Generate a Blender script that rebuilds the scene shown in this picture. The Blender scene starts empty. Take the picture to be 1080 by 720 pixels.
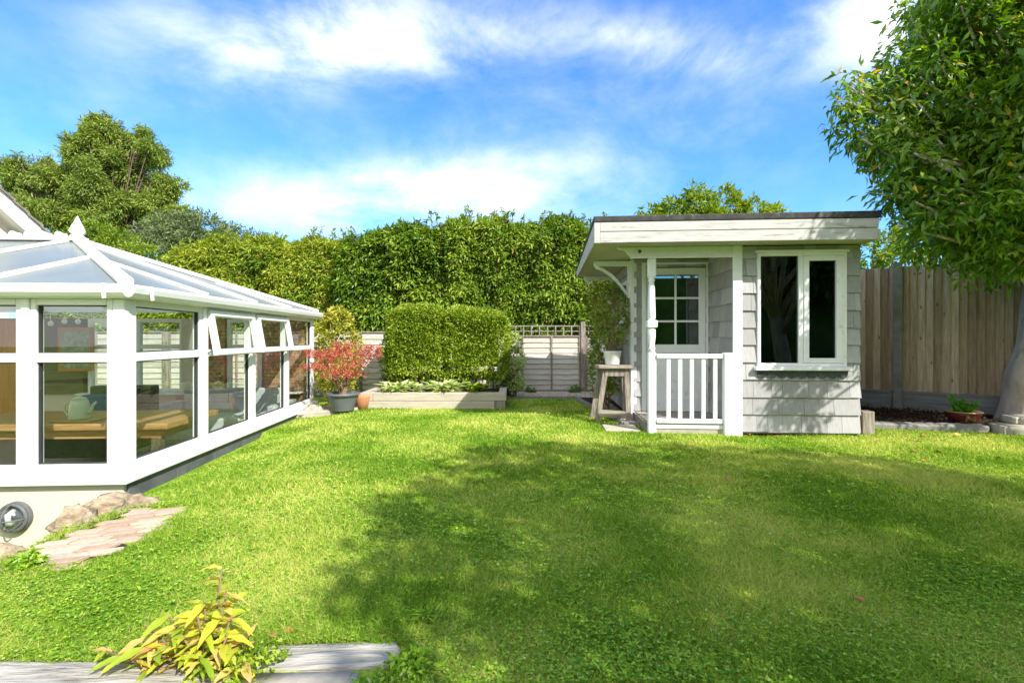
import bpy, bmesh, math, random
import numpy as np
from mathutils import Vector, Matrix, noise as mnoise
random.seed(7); rng = np.random.default_rng(7)
S = bpy.context.scene; COL = S.collection
H = 1.1; F = 510.0; HY = 356.0
def P(px, py, y):
    "point of the garden seen at that spot of the survey photo, y metres off"
    return Vector(((px-540)/F*y, y, H+(HY-py)/F*y))
def G(px, py):
    y = F*H/(py-HY); return P(px, py, y)

# ------------------------------------------------------------------ materials
def newmat(name):
    m = bpy.data.materials.new(name); m.use_nodes = True
    nt = m.node_tree; nt.nodes.clear()
    return m, nt, nt.nodes, nt.links
def rampnode(N, stops):
    r = N.new('ShaderNodeValToRGB'); e = r.color_ramp.elements
    while len(e) < len(stops): e.new(0.5)
    for i, (p, c) in enumerate(stops):
        e[i].position = p; e[i].color = (*c, 1)
    return r
def surf(name, stops, scale=6, stretch=(1,1,1), rough=.7, bump=.15, detail=6, spec=.3, second=None, bscale=None, dist=.01, metal=0):
    m, nt, N, L = newmat(name)
    tc = N.new('ShaderNodeTexCoord'); mp = N.new('ShaderNodeMapping'); mp.inputs['Scale'].default_value = stretch
    L.new(tc.outputs['Object'], mp.inputs['Vector'])
    n = N.new('ShaderNodeTexNoise'); n.inputs['Scale'].default_value = scale; n.inputs['Detail'].default_value = detail; n.inputs['Roughness'].default_value = .65
    L.new(mp.outputs[0], n.inputs['Vector'])
    r = rampnode(N, stops); L.new(n.outputs['Fac'], r.inputs['Fac'])
    col = r.outputs['Color']
    if second:
        c2, sc2, lo, hi = second[:4]
        n2 = N.new('ShaderNodeTexNoise'); n2.inputs['Scale'].default_value = sc2; n2.inputs['Detail'].default_value = 7; n2.inputs['Roughness'].default_value = .7
        L.new(tc.outputs['Object'] if len(second)<5 else mp.outputs[0], n2.inputs['Vector'])
        mr = N.new('ShaderNodeMapRange'); mr.inputs['From Min'].default_value = lo; mr.inputs['From Max'].default_value = hi
        L.new(n2.outputs['Fac'], mr.inputs['Value'])
        mx = N.new('ShaderNodeMix'); mx.data_type = 'RGBA'; L.new(mr.outputs[0], mx.inputs['Factor']); L.new(col, mx.inputs['A']); mx.inputs['B'].default_value = (*c2, 1)
        col = mx.outputs['Result']
    b = N.new('ShaderNodeBsdfPrincipled'); L.new(col, b.inputs['Base Color'])
    b.inputs['Roughness'].default_value = rough; b.inputs['Specular IOR Level'].default_value = spec; b.inputs['Metallic'].default_value = metal
    if bump:
        n3 = N.new('ShaderNodeTexNoise'); n3.inputs['Scale'].default_value = bscale or scale*2; n3.inputs['Detail'].default_value = 6
        L.new(mp.outputs[0], n3.inputs['Vector'])
        bp = N.new('ShaderNodeBump'); bp.inputs['Strength'].default_value = bump; bp.inputs['Distance'].default_value = dist
        L.new(n3.outputs['Fac'], bp.inputs['Height']); L.new(bp.outputs[0], b.inputs['Normal'])
    o = N.new('ShaderNodeOutputMaterial'); L.new(b.outputs[0], o.inputs['Surface'])
    return m
def island(name, stops, rough=.5, trans=.35, patch=None, spec=.3, tcol=None, pscale=1.2):
    "foliage and other many-piece material: colour varies per loose piece"
    m, nt, N, L = newmat(name)
    g = N.new('ShaderNodeNewGeometry')
    r = rampnode(N, stops)
    if patch is not None:
        tc = N.new('ShaderNodeTexCoord'); n = N.new('ShaderNodeTexNoise'); n.inputs['Scale'].default_value = pscale; n.inputs['Detail'].default_value = 3
        L.new(tc.outputs['Object'], n.inputs['Vector'])
        mr = N.new('ShaderNodeMapRange'); mr.inputs['From Min'].default_value = .35; mr.inputs['From Max'].default_value = .65
        mr.inputs['To Min'].default_value = -patch; mr.inputs['To Max'].default_value = patch
        L.new(n.outputs['Fac'], mr.inputs['Value'])
        ad = N.new('ShaderNodeMath'); ad.operation = 'ADD'; ad.use_clamp = True
        L.new(g.outputs['Random Per Island'], ad.inputs[0]); L.new(mr.outputs[0], ad.inputs[1])
        mi = N.new('ShaderNodeMath'); mi.operation = 'MINIMUM'; mi.inputs[1].default_value = .93; L.new(ad.outputs[0], mi.inputs[0])
        gt = N.new('ShaderNodeMath'); gt.operation = 'GREATER_THAN'; gt.inputs[1].default_value = .99; L.new(g.outputs['Random Per Island'], gt.inputs[0])
        ma = N.new('ShaderNodeMath'); ma.operation = 'MAXIMUM'; L.new(mi.outputs[0], ma.inputs[0]); L.new(gt.outputs[0], ma.inputs[1]); L.new(ma.outputs[0], r.inputs['Fac'])
    else:
        L.new(g.outputs['Random Per Island'], r.inputs['Fac'])
    b = N.new('ShaderNodeBsdfPrincipled'); L.new(r.outputs['Color'], b.inputs['Base Color'])
    b.inputs['Roughness'].default_value = rough; b.inputs['Specular IOR Level'].default_value = spec
    o = N.new('ShaderNodeOutputMaterial')
    if trans:
        t = N.new('ShaderNodeBsdfTranslucent')
        hs = N.new('ShaderNodeHueSaturation'); hs.inputs['Hue'].default_value = .485; hs.inputs['Value'].default_value = 1.5; hs.inputs['Saturation'].default_value = 1.1
        L.new(r.outputs['Color'], hs.inputs['Color']); L.new(hs.outputs[0], t.inputs['Color'])
        mx = N.new('ShaderNodeMixShader'); mx.inputs[0].default_value = trans
        L.new(b.outputs[0], mx.inputs[1]); L.new(t.outputs[0], mx.inputs[2]); L.new(mx.outputs[0], o.inputs['Surface'])
    else: L.new(b.outputs[0], o.inputs['Surface'])
    return m
def glassmat(name, tint=(.92,.96,.94), gloss=1.0, ior=1.5, rough=0.0):
    m, nt, N, L = newmat(name)
    t = N.new('ShaderNodeBsdfTransparent'); t.inputs[0].default_value = (*tint, 1)
    g = N.new('ShaderNodeBsdfGlossy'); g.inputs['Roughness'].default_value = rough; g.inputs['Color'].default_value = (1,1,1,1)
    f = N.new('ShaderNodeLayerWeight'); f.inputs['Blend'].default_value = .5
    pw = N.new('ShaderNodeMath'); pw.operation = 'POWER'; pw.inputs[1].default_value = 5; L.new(f.outputs['Facing'], pw.inputs[0])
    mu = N.new('ShaderNodeMath'); mu.operation = 'MULTIPLY_ADD'; mu.use_clamp = True; mu.inputs[1].default_value = .9; mu.inputs[2].default_value = .04*gloss; L.new(pw.outputs[0], mu.inputs[0])
    mx = N.new('ShaderNodeMixShader'); L.new(mu.outputs[0], mx.inputs[0]); L.new(t.outputs[0], mx.inputs[1]); L.new(g.outputs[0], mx.inputs[2])
    o = N.new('ShaderNodeOutputMaterial'); L.new(mx.outputs[0], o.inputs['Surface'])
    return m
M = {}
M['upvc'] = surf('white_plastic', [(.3,(.72,.72,.70)),(.7,(.80,.80,.78))], scale=1.5, rough=.28, bump=0, spec=.5)
M['seal'] = surf('black_rubber', [(.3,(.03,.03,.03)),(.7,(.05,.05,.05))], rough=.6, bump=0)
M['poly'] = surf('roof_sheet', [(.3,(.31,.34,.335)),(.7,(.39,.42,.41))], scale=1.2, stretch=(1,1,1), rough=.22, bump=0, spec=.6, second=((.36,.39,.35),3.0,.5,.8))
M['render'] = surf('cream_render', [(.3,(.57,.50,.41)),(.7,(.63,.57,.47))], scale=2, rough=.85, bump=.25, bscale=60, dist=.004)
M['dpc'] = surf('dark_slab', [(.3,(.07,.075,.085)),(.7,(.14,.145,.155))], scale=5, rough=.6, bump=.2)
M['floor_tile'] = surf('interior_floor', [(.3,(.22,.20,.18)),(.7,(.30,.28,.25))], scale=3, rough=.5, bump=0)
M['brownwall'] = surf('interior_wall', [(.3,(.10,.075,.055)),(.7,(.14,.11,.08))], scale=4, rough=.8, bump=.1)
M['orangewood'] = surf('varnished_wood', [(.3,(.32,.11,.03)),(.7,(.50,.20,.06))], scale=5, stretch=(4,4,.4), rough=.4, bump=.05)
M['tablewood'] = surf('table_wood', [(.3,(.22,.10,.04)),(.55,(.40,.21,.09)),(.75,(.52,.31,.15))], scale=4, stretch=(.6,7,7), rough=.35, bump=.08)
M['paint'] = surf('white_paint', [(.3,(.74,.745,.76)),(.7,(.84,.84,.84))], scale=3, rough=.5, bump=.12, bscale=30, dist=.003, second=((.40,.38,.33),7,.60,.78))
M['fasciapaint'] = surf('weathered_white_paint', [(.25,(.36,.345,.33)),(.6,(.50,.49,.475))], scale=3, stretch=(1,4,9), rough=.6, bump=.25, bscale=14, dist=.004, second=((.20,.17,.14),2.2,.56,.68,1))
M['soffit'] = surf('soffit_paint', [(.3,(.42,.38,.31)),(.7,(.52,.48,.40))], scale=2, rough=.7, bump=.1)
def shinglemat():
    m, nt, N, L = newmat('grey_shingle')
    g = N.new('ShaderNodeNewGeometry'); tc = N.new('ShaderNodeTexCoord')
    r = rampnode(N, [(0,(.30,.29,.295)),(.5,(.36,.35,.355)),(1,(.43,.42,.425))]); L.new(g.outputs['Random Per Island'], r.inputs['Fac'])
    mp = N.new('ShaderNodeMapping'); mp.inputs['Scale'].default_value = (30,30,2.2); L.new(tc.outputs['Object'], mp.inputs['Vector'])
    n = N.new('ShaderNodeTexNoise'); n.inputs['Scale'].default_value = 3; n.inputs['Detail'].default_value = 6; L.new(mp.outputs[0], n.inputs['Vector'])
    mr = N.new('ShaderNodeMapRange'); mr.inputs['From Min'].default_value = .3; mr.inputs['From Max'].default_value = .75; mr.inputs['To Min'].default_value = .82; mr.inputs['To Max'].default_value = 1.08
    L.new(n.outputs['Fac'], mr.inputs['Value'])
    mx = N.new('ShaderNodeMix'); mx.data_type = 'RGBA'; mx.blend_type = 'MULTIPLY'; mx.inputs['Factor'].default_value = 1
    L.new(r.outputs[0], mx.inputs['A']); L.new(mr.outputs[0], mx.inputs['B'])
    n4 = N.new('ShaderNodeTexNoise'); n4.inputs['Scale'].default_value = 4.5; n4.inputs['Detail'].default_value = 8; n4.inputs['Roughness'].default_value=.75; L.new(tc.outputs['Object'], n4.inputs['Vector'])
    mr4 = N.new('ShaderNodeMapRange'); mr4.inputs['From Min'].default_value = .60; mr4.inputs['From Max'].default_value = .72; L.new(n4.outputs['Fac'], mr4.inputs['Value']); mr4.inputs['To Max'].default_value=.5
    mx2 = N.new('ShaderNodeMix'); mx2.data_type = 'RGBA'; L.new(mr4.outputs[0], mx2.inputs['Factor']); L.new(mx.outputs['Result'], mx2.inputs['A']); mx2.inputs['B'].default_value = (.25,.23,.20,1)
    b = N.new('ShaderNodeBsdfPrincipled'); b.inputs['Roughness'].default_value = .75; L.new(mx2.outputs['Result'], b.inputs['Base Color'])
    bp = N.new('ShaderNodeBump'); bp.inputs['Strength'].default_value = .35; bp.inputs['Distance'].default_value = .004; L.new(n.outputs['Fac'], bp.inputs['Height']); L.new(bp.outputs[0], b.inputs['Normal'])
    o = N.new('ShaderNodeOutputMaterial'); L.new(b.outputs[0], o.inputs['Surface']); return m
M['shingle'] = shinglemat()
M['felt'] = surf('roof_felt', [(.3,(.03,.03,.03)),(.7,(.075,.072,.07))], scale=12, rough=.9, bump=.4, second=((.20,.19,.17),6,.58,.75))
M['lead'] = surf('lead_sheet', [(.3,(.05,.052,.06)),(.7,(.10,.105,.115))], scale=10, rough=.5, bump=.1, metal=.3)
M['dark'] = surf('dark_interior', [(.3,(.025,.02,.018)),(.7,(.05,.04,.035))], rough=.9, bump=0)
M['deckwood'] = surf('deck_wood', [(.3,(.20,.18,.15)),(.7,(.42,.40,.36))], scale=4, stretch=(1,8,8), rough=.8, bump=.3)
M['greywood'] = surf('silvered_wood', [(.3,(.10,.085,.07)),(.5,(.25,.215,.175)),(.75,(.40,.355,.30))], scale=5, stretch=(9,9,1), rough=.85, bump=.4)
M['benchtop'] = surf('bench_wood', [(.3,(.12,.095,.07)),(.5,(.28,.24,.19)),(.75,(.42,.38,.32))], scale=4, stretch=(1.2,9,9), rough=.85, bump=.4)
M['fencewood'] = island('brown_fence_boards', [(0,(.34,.24,.155)),(.5,(.52,.39,.27)),(1,(.68,.54,.40))], rough=.85, trans=0)
def add_grain(m, stretch, dark=.6, knots=False):
    nt = m.node_tree; N, L = nt.nodes, nt.links
    b = [n for n in N if n.type == 'BSDF_PRINCIPLED'][0]; src = b.inputs['Base Color'].links[0].from_socket
    tc = N.new('ShaderNodeTexCoord'); mp = N.new('ShaderNodeMapping'); mp.inputs['Scale'].default_value = stretch; L.new(tc.outputs['Object'], mp.inputs['Vector'])
    n = N.new('ShaderNodeTexNoise'); n.inputs['Scale'].default_value = 2.5; n.inputs['Detail'].default_value = 7; n.inputs['Roughness'].default_value = .7; L.new(mp.outputs[0], n.inputs['Vector'])
    mr = N.new('ShaderNodeMapRange'); mr.inputs['From Min'].default_value = .3; mr.inputs['From Max'].default_value = .7; mr.inputs['To Min'].default_value = dark; mr.inputs['To Max'].default_value = 1.15
    L.new(n.outputs['Fac'], mr.inputs['Value'])
    mx = N.new('ShaderNodeMix'); mx.data_type = 'RGBA'; mx.blend_type = 'MULTIPLY'; mx.inputs['Factor'].default_value = 1
    L.new(src, mx.inputs['A']); L.new(mr.outputs[0], mx.inputs['B']); out = mx.outputs['Result']
    if knots:
        v = N.new('ShaderNodeTexVoronoi'); v.inputs['Scale'].default_value = 3.2; v.inputs['Randomness'].default_value = 1
        mp2 = N.new('ShaderNodeMapping'); mp2.inputs['Scale'].default_value = (2.2,2.2,1); L.new(tc.outputs['Object'], mp2.inputs['Vector']); L.new(mp2.outputs[0], v.inputs['Vector'])
        mk = N.new('ShaderNodeMapRange'); mk.inputs['From Min'].default_value = .05; mk.inputs['From Max'].default_value = .11; mk.inputs['To Min'].default_value = .35; L.new(v.outputs['Distance'], mk.inputs['Value'])
        mx3 = N.new('ShaderNodeMix'); mx3.data_type = 'RGBA'; mx3.blend_type = 'MULTIPLY'; mx3.inputs['Factor'].default_value = 1
        L.new(out, mx3.inputs['A']); L.new(mk.outputs[0], mx3.inputs['B']); out = mx3.outputs['Result']
    L.new(out, b.inputs['Base Color'])
    bp = N.new('ShaderNodeBump'); bp.inputs['Strength'].default_value = .4; bp.inputs['Distance'].default_value = .005; L.new(n.outputs['Fac'], bp.inputs['Height']); L.new(bp.outputs[0], b.inputs['Normal'])
add_grain(M['fencewood'], (14,14,1.2), .55, True)
M['palefence'] = island('pale_fence_boards', [(0,(.50,.46,.40)),(.5,(.57,.53,.47)),(1,(.64,.60,.54))], rough=.85, trans=0)
add_grain(M['palefence'], (1.2,14,14), .65)
M['gravelboard'] = surf('gravel_board', [(.25,(.15,.15,.155)),(.75,(.30,.30,.30))], scale=3, stretch=(1,1,7), rough=.85, bump=.3)
M['concrete'] = surf('grey_concrete', [(.25,(.17,.165,.15)),(.75,(.30,.29,.27))], scale=6, rough=.9, bump=.4, bscale=30, dist=.006, second=((.14,.13,.10),4,.55,.75))
M['palestone'] = surf('pale_stone', [(.25,(.30,.27,.22)),(.75,(.47,.43,.36))], scale=7, rough=.9, bump=.5, bscale=25, dist=.008, second=((.2,.17,.12),3,.55,.75))
M['rock'] = surf('rock_stone', [(.25,(.10,.065,.04)),(.45,(.27,.20,.13)),(.7,(.50,.42,.30))], scale=9, stretch=(1,1,2.5), rough=.9, bump=1, bscale=10, dist=.03, second=((.13,.14,.05),6,.54,.66))
M['sleeper'] = surf('grey_sleeper', [(.3,(.08,.07,.055)),(.43,(.30,.28,.24)),(.75,(.48,.46,.42))], scale=4, stretch=(1,9,9), rough=.9, bump=.9, bscale=8, dist=.015)
M['planterwood'] = surf('planter_timber', [(.25,(.34,.29,.22)),(.75,(.52,.47,.39))], scale=3, stretch=(1,8,8), rough=.9, bump=.4)
M['terracotta'] = surf('terracotta', [(.3,(.42,.17,.08)),(.7,(.55,.25,.13))], scale=5, rough=.75, bump=.1)
M['glaze'] = surf('brown_glaze', [(.3,(.085,.022,.014)),(.7,(.14,.04,.022))], scale=5, rough=.3, bump=0)
M['glazerim'] = surf('ochre_glaze', [(.3,(.33,.20,.09)),(.7,(.45,.29,.15))], scale=5, rough=.4, bump=0)
M['greypot'] = surf('grey_pot', [(.3,(.10,.11,.12)),(.7,(.14,.15,.16))], scale=5, rough=.45, bump=0)
M['whitepot'] = surf('white_enamel', [(.3,(.74,.75,.76)),(.7,(.8,.8,.8))], scale=5, rough=.3, bump=0)
M['soil'] = surf('dark_soil', [(.3,(.018,.011,.008)),(.6,(.04,.024,.015)),(.8,(.085,.05,.03))], scale=22, rough=1, bump=1, bscale=30, dist=.03)
M['bark'] = surf('pale_bark', [(.25,(.30,.24,.18)),(.45,(.50,.42,.34)),(.75,(.68,.61,.52))], scale=3.5, stretch=(1.6,1.6,.8), rough=.9, bump=.6, bscale=9, dist=.02, second=((.10,.075,.06),2.5,.55,.7))
M['knot'] = surf('bark_knot', [(.3,(.06,.04,.03)),(.7,(.2,.14,.10))], scale=9, rough=.9, bump=.5)
M['darkbark'] = surf('dark_bark', [(.3,(.06,.045,.035)),(.7,(.16,.12,.09))], scale=5, stretch=(4,4,1), rough=.95, bump=.5)
M['stem'] = surf('brown_stem', [(.3,(.16,.10,.06)),(.7,(.28,.19,.12))], scale=9, rough=.8, bump=.1)
M['palestem'] = surf('pale_stem', [(.3,(.30,.27,.12)),(.7,(.42,.38,.18))], scale=9, rough=.7, bump=0)
M['roofTile'] = surf('old_roof_tiles', [(.3,(.13,.11,.09)),(.7,(.26,.22,.18))], scale=8, rough=.9, bump=.4)
M['grass'] = island('grass_blades', [(0,(.10,.22,.015)),(.35,(.21,.37,.025)),(.65,(.39,.50,.07)),(.93,(.58,.59,.16)),(1,(.50,.42,.2))], rough=.6, trans=.35, patch=.42, spec=.15, pscale=1.1)
M['clover'] = island('lawn_weeds', [(0,(.08,.21,.012)),(.5,(.20,.38,.02)),(.85,(.38,.54,.04)),(1,(.46,.56,.22))], rough=.55, trans=.3, patch=.15, spec=.25)
M['straw'] = island('dry_grass', [(0,(.12,.08,.04)),(.5,(.28,.21,.10)),(1,(.48,.42,.20))], rough=.8, trans=.2)
def groundmat():
    m, nt, N, L = newmat('lawn_ground')
    tc = N.new('ShaderNodeTexCoord')
    n = N.new('ShaderNodeTexNoise'); n.inputs['Scale'].default_value = 1.6; n.inputs['Detail'].default_value = 8; n.inputs['Roughness'].default_value=.7; L.new(tc.outputs['Object'], n.inputs['Vector'])
    n2 = N.new('ShaderNodeTexNoise'); n2.inputs['Scale'].default_value = 45; n2.inputs['Detail'].default_value = 6; L.new(tc.outputs['Object'], n2.inputs['Vector'])
    r = rampnode(N, [(.35,(.14,.26,.018)),(.5,(.24,.38,.03)),(.62,(.34,.42,.06)),(.72,(.28,.25,.09))]); L.new(n.outputs['Fac'], r.inputs['Fac'])
    r2 = rampnode(N, [(.3,(.35,.33,.3)),(.6,(1,1,1))]); L.new(n2.outputs['Fac'], r2.inputs['Fac'])
    mx = N.new('ShaderNodeMix'); mx.data_type = 'RGBA'; mx.blend_type = 'MULTIPLY'; mx.inputs['Factor'].default_value = .9
    L.new(r.outputs[0], mx.inputs['A']); L.new(r2.outputs[0], mx.inputs['B'])
    b = N.new('ShaderNodeBsdfPrincipled'); b.inputs['Roughness'].default_value = .95; b.inputs['Specular IOR Level'].default_value = .1; L.new(mx.outputs['Result'], b.inputs['Base Color'])
    bp = N.new('ShaderNodeBump'); bp.inputs['Strength'].default_value = .8; bp.inputs['Distance'].default_value = .02; L.new(n2.outputs['Fac'], bp.inputs['Height']); L.new(bp.outputs[0], b.inputs['Normal'])
    o = N.new('ShaderNodeOutputMaterial'); L.new(b.outputs[0], o.inputs['Surface']); return m
M['ground'] = groundmat()
M['laurel'] = island('laurel_leaves', [(0,(.05,.115,.010)),(.45,(.10,.20,.014)),(.8,(.17,.28,.02)),(1,(.29,.36,.04))], rough=.36, trans=.3, patch=.3, spec=.5)
M['leyland'] = island('conifer_sprays', [(0,(.09,.16,.012)),(.45,(.145,.255,.022)),(.8,(.24,.35,.03)),(.975,(.34,.41,.06)),(1,(.34,.17,.05))], rough=.6, trans=.28, patch=.3)
M['golden'] = island('golden_conifer', [(0,(.12,.19,.015)),(.45,(.23,.31,.025)),(.93,(.40,.45,.05)),(1,(.44,.30,.08))], rough=.6, trans=.3, patch=.3)
M['box'] = island('box_leaves', [(0,(.09,.17,.012)),(.45,(.23,.34,.02)),(.8,(.38,.47,.035)),(1,(.52,.55,.14))], rough=.45, trans=.3, patch=.22, spec=.4)
M['fir'] = island('fir_sprays', [(0,(.11,.17,.03)),(.5,(.20,.28,.055)),(.95,(.26,.32,.05)),(1,(.28,.24,.10))], rough=.65, trans=.25, patch=.25, pscale=.3)
M['greygreen'] = island('grey_green_leaves', [(0,(.09,.13,.05)),(.5,(.15,.20,.08)),(1,(.22,.27,.12))], rough=.6, trans=.3, patch=.2, pscale=.4)
M['bright'] = island('bright_leaves', [(0,(.10,.18,.014)),(.5,(.18,.28,.025)),(1,(.30,.36,.05))], rough=.5, trans=.35, patch=.25, pscale=.6)
M['treeleaf'] = island('glossy_tree_leaves', [(0,(.06,.15,.012)),(.45,(.115,.24,.016)),(.8,(.21,.35,.025)),(.97,(.36,.46,.07)),(1,(.6,.4,.04))], rough=.36, trans=.38, patch=.2, spec=.5)
M['maple'] = island('red_maple_leaves', [(0,(.34,.07,.05)),(.5,(.52,.13,.09)),(.9,(.62,.22,.15)),(1,(.6,.4,.16))], rough=.5, trans=.35)
M['yellowshrub'] = island('yellow_leaves', [(0,(.16,.20,.02)),(.4,(.36,.38,.04)),(.8,(.58,.54,.08)),(1,(.66,.62,.25))], rough=.5, trans=.35, patch=.2)
M['hosta'] = island('variegated_leaves', [(0,(.26,.38,.06)),(.5,(.48,.56,.18)),(1,(.70,.72,.45))], rough=.5, trans=.3)
M['amber'] = island('yellowing_leaves', [(0,(.22,.34,.03)),(.35,(.42,.46,.04)),(.7,(.62,.54,.06)),(.9,(.64,.44,.16)),(1,(.50,.26,.12))], rough=.45, trans=.35)
M['fern'] = island('fern_leaves', [(0,(.08,.26,.02)),(1,(.18,.42,.05))], rough=.5, trans=.3)
M['climber'] = island('climber_leaves', [(0,(.10,.20,.015)),(.5,(.22,.34,.04)),(.85,(.38,.34,.08)),(1,(.40,.17,.08))], rough=.55, trans=.3, patch=.3)
M['leafbrown'] = surf('dry_leaf', [(.3,(.30,.11,.04)),(.7,(.50,.22,.08))], scale=12, rough=.7, bump=.1)
M['leafyellow'] = surf('yellow_leaf', [(.3,(.55,.38,.05)),(.7,(.68,.50,.16))], scale=12, rough=.7, bump=.1)
M['pebble'] = island('pebbles', [(0,(.28,.22,.15)),(.5,(.45,.37,.27)),(1,(.60,.54,.44))], rough=.8, trans=0)
M['gravelbase'] = surf('gravel_base', [(.3,(.24,.19,.13)),(.7,(.45,.37,.27))], scale=50, rough=.95, bump=.6)
M['glass'] = glassmat('window_glass', tint=(.94,.97,.95), gloss=1.1)
M['darkglass'] = glassmat('shed_glass', tint=(.5,.55,.52), gloss=1.3)
M['doorglass'] = glassmat('door_glass', tint=(.6,.65,.62), gloss=3.5)
M['lampglass'] = glassmat('lamp_glass', tint=(.85,.87,.86), gloss=3, rough=.15)
M['steel'] = surf('grey_metal', [(.3,(.09,.095,.10)),(.7,(.14,.145,.15))], rough=.5, bump=0)
M['chrome'] = surf('bright_metal', [(.3,(.5,.5,.5)),(.7,(.6,.6,.6))], rough=.3, bump=0, metal=1)
M['teapot'] = surf('mint_enamel', [(.3,(.50,.58,.42)),(.7,(.56,.63,.47))], rough=.25, bump=0, spec=.5)
M['sofa'] = surf('pale_fabric', [(.3,(.38,.39,.40)),(.7,(.48,.49,.50))], scale=10, rough=.95, bump=.2)
M['blue'] = surf('blue_fabric', [(.3,(.03,.07,.20)),(.7,(.05,.10,.28))], rough=.9, bump=.1)
M['darkleather'] = surf('dark_seat', [(.3,(.02,.02,.022)),(.7,(.05,.05,.055))], rough=.5, bump=0)
M['mirror'] = surf('picture', [(.3,(.07,.10,.07)),(.5,(.20,.24,.16)),(.7,(.35,.37,.30))], scale=14, rough=.3, bump=0)
def translucify(m, f, col):
    nt=m.node_tree; N,L=nt.nodes,nt.links; b=[n for n in N if n.type=='BSDF_PRINCIPLED'][0]; o=[n for n in N if n.type=='OUTPUT_MATERIAL'][0]
    t=N.new('ShaderNodeBsdfTranslucent'); t.inputs[0].default_value=(*col,1); x=N.new('ShaderNodeMixShader'); x.inputs[0].default_value=f
    L.new(b.outputs[0],x.inputs[1]); L.new(t.outputs[0],x.inputs[2]); L.new(x.outputs[0],o.inputs['Surface'])
translucify(M['poly'], .5, (.74,.77,.75))
def brickmat(name, c1, c2, mortar, scale, rot=(0,0,0)):
    m, nt, N, L = newmat(name)
    tc = N.new('ShaderNodeTexCoord'); mp = N.new('ShaderNodeMapping'); mp.inputs['Rotation'].default_value = rot; L.new(tc.outputs['Object'], mp.inputs['Vector'])
    b = N.new('ShaderNodeTexBrick'); b.inputs['Color1'].default_value=(*c1,1); b.inputs['Color2'].default_value=(*c2,1); b.inputs['Mortar'].default_value=(*mortar,1)
    b.inputs['Scale'].default_value = scale; b.inputs['Mortar Size'].default_value = .025; L.new(mp.outputs[0], b.inputs['Vector'])
    n = N.new('ShaderNodeTexNoise'); n.inputs['Scale'].default_value = 14; n.inputs['Detail'].default_value=6; L.new(tc.outputs['Object'], n.inputs['Vector'])
    r = rampnode(N, [(.3,(.65,.62,.6)),(.7,(1.1,1.1,1.1))]); L.new(n.outputs['Fac'], r.inputs['Fac'])
    mx = N.new('ShaderNodeMix'); mx.data_type='RGBA'; mx.blend_type='MULTIPLY'; mx.inputs['Factor'].default_value=1; L.new(b.outputs['Color'], mx.inputs['A']); L.new(r.outputs[0], mx.inputs['B'])
    p = N.new('ShaderNodeBsdfPrincipled'); p.inputs['Roughness'].default_value=.85; L.new(mx.outputs['Result'], p.inputs['Base Color'])
    bp = N.new('ShaderNodeBump'); bp.inputs['Strength'].default_value=.6; bp.inputs['Distance'].default_value=.006; L.new(b.outputs['Fac'], bp.inputs['Height']); bp.invert=True; L.new(bp.outputs[0], p.inputs['Normal'])
    o = N.new('ShaderNodeOutputMaterial'); L.new(p.outputs[0], o.inputs['Surface']); return m
M['innerbrick'] = brickmat('interior_brick', (.38,.16,.08), (.48,.24,.13), (.4,.36,.3), 4.5, (math.radians(90),0,0))
M['pathbrick'] = island('path_bricks', [(0,(.34,.23,.165)),(.4,(.43,.31,.23)),(.7,(.41,.35,.27)),(1,(.47,.40,.31))], rough=.9, trans=0)
add_grain(M['pathbrick'], (16,16,16), .8)

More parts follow.
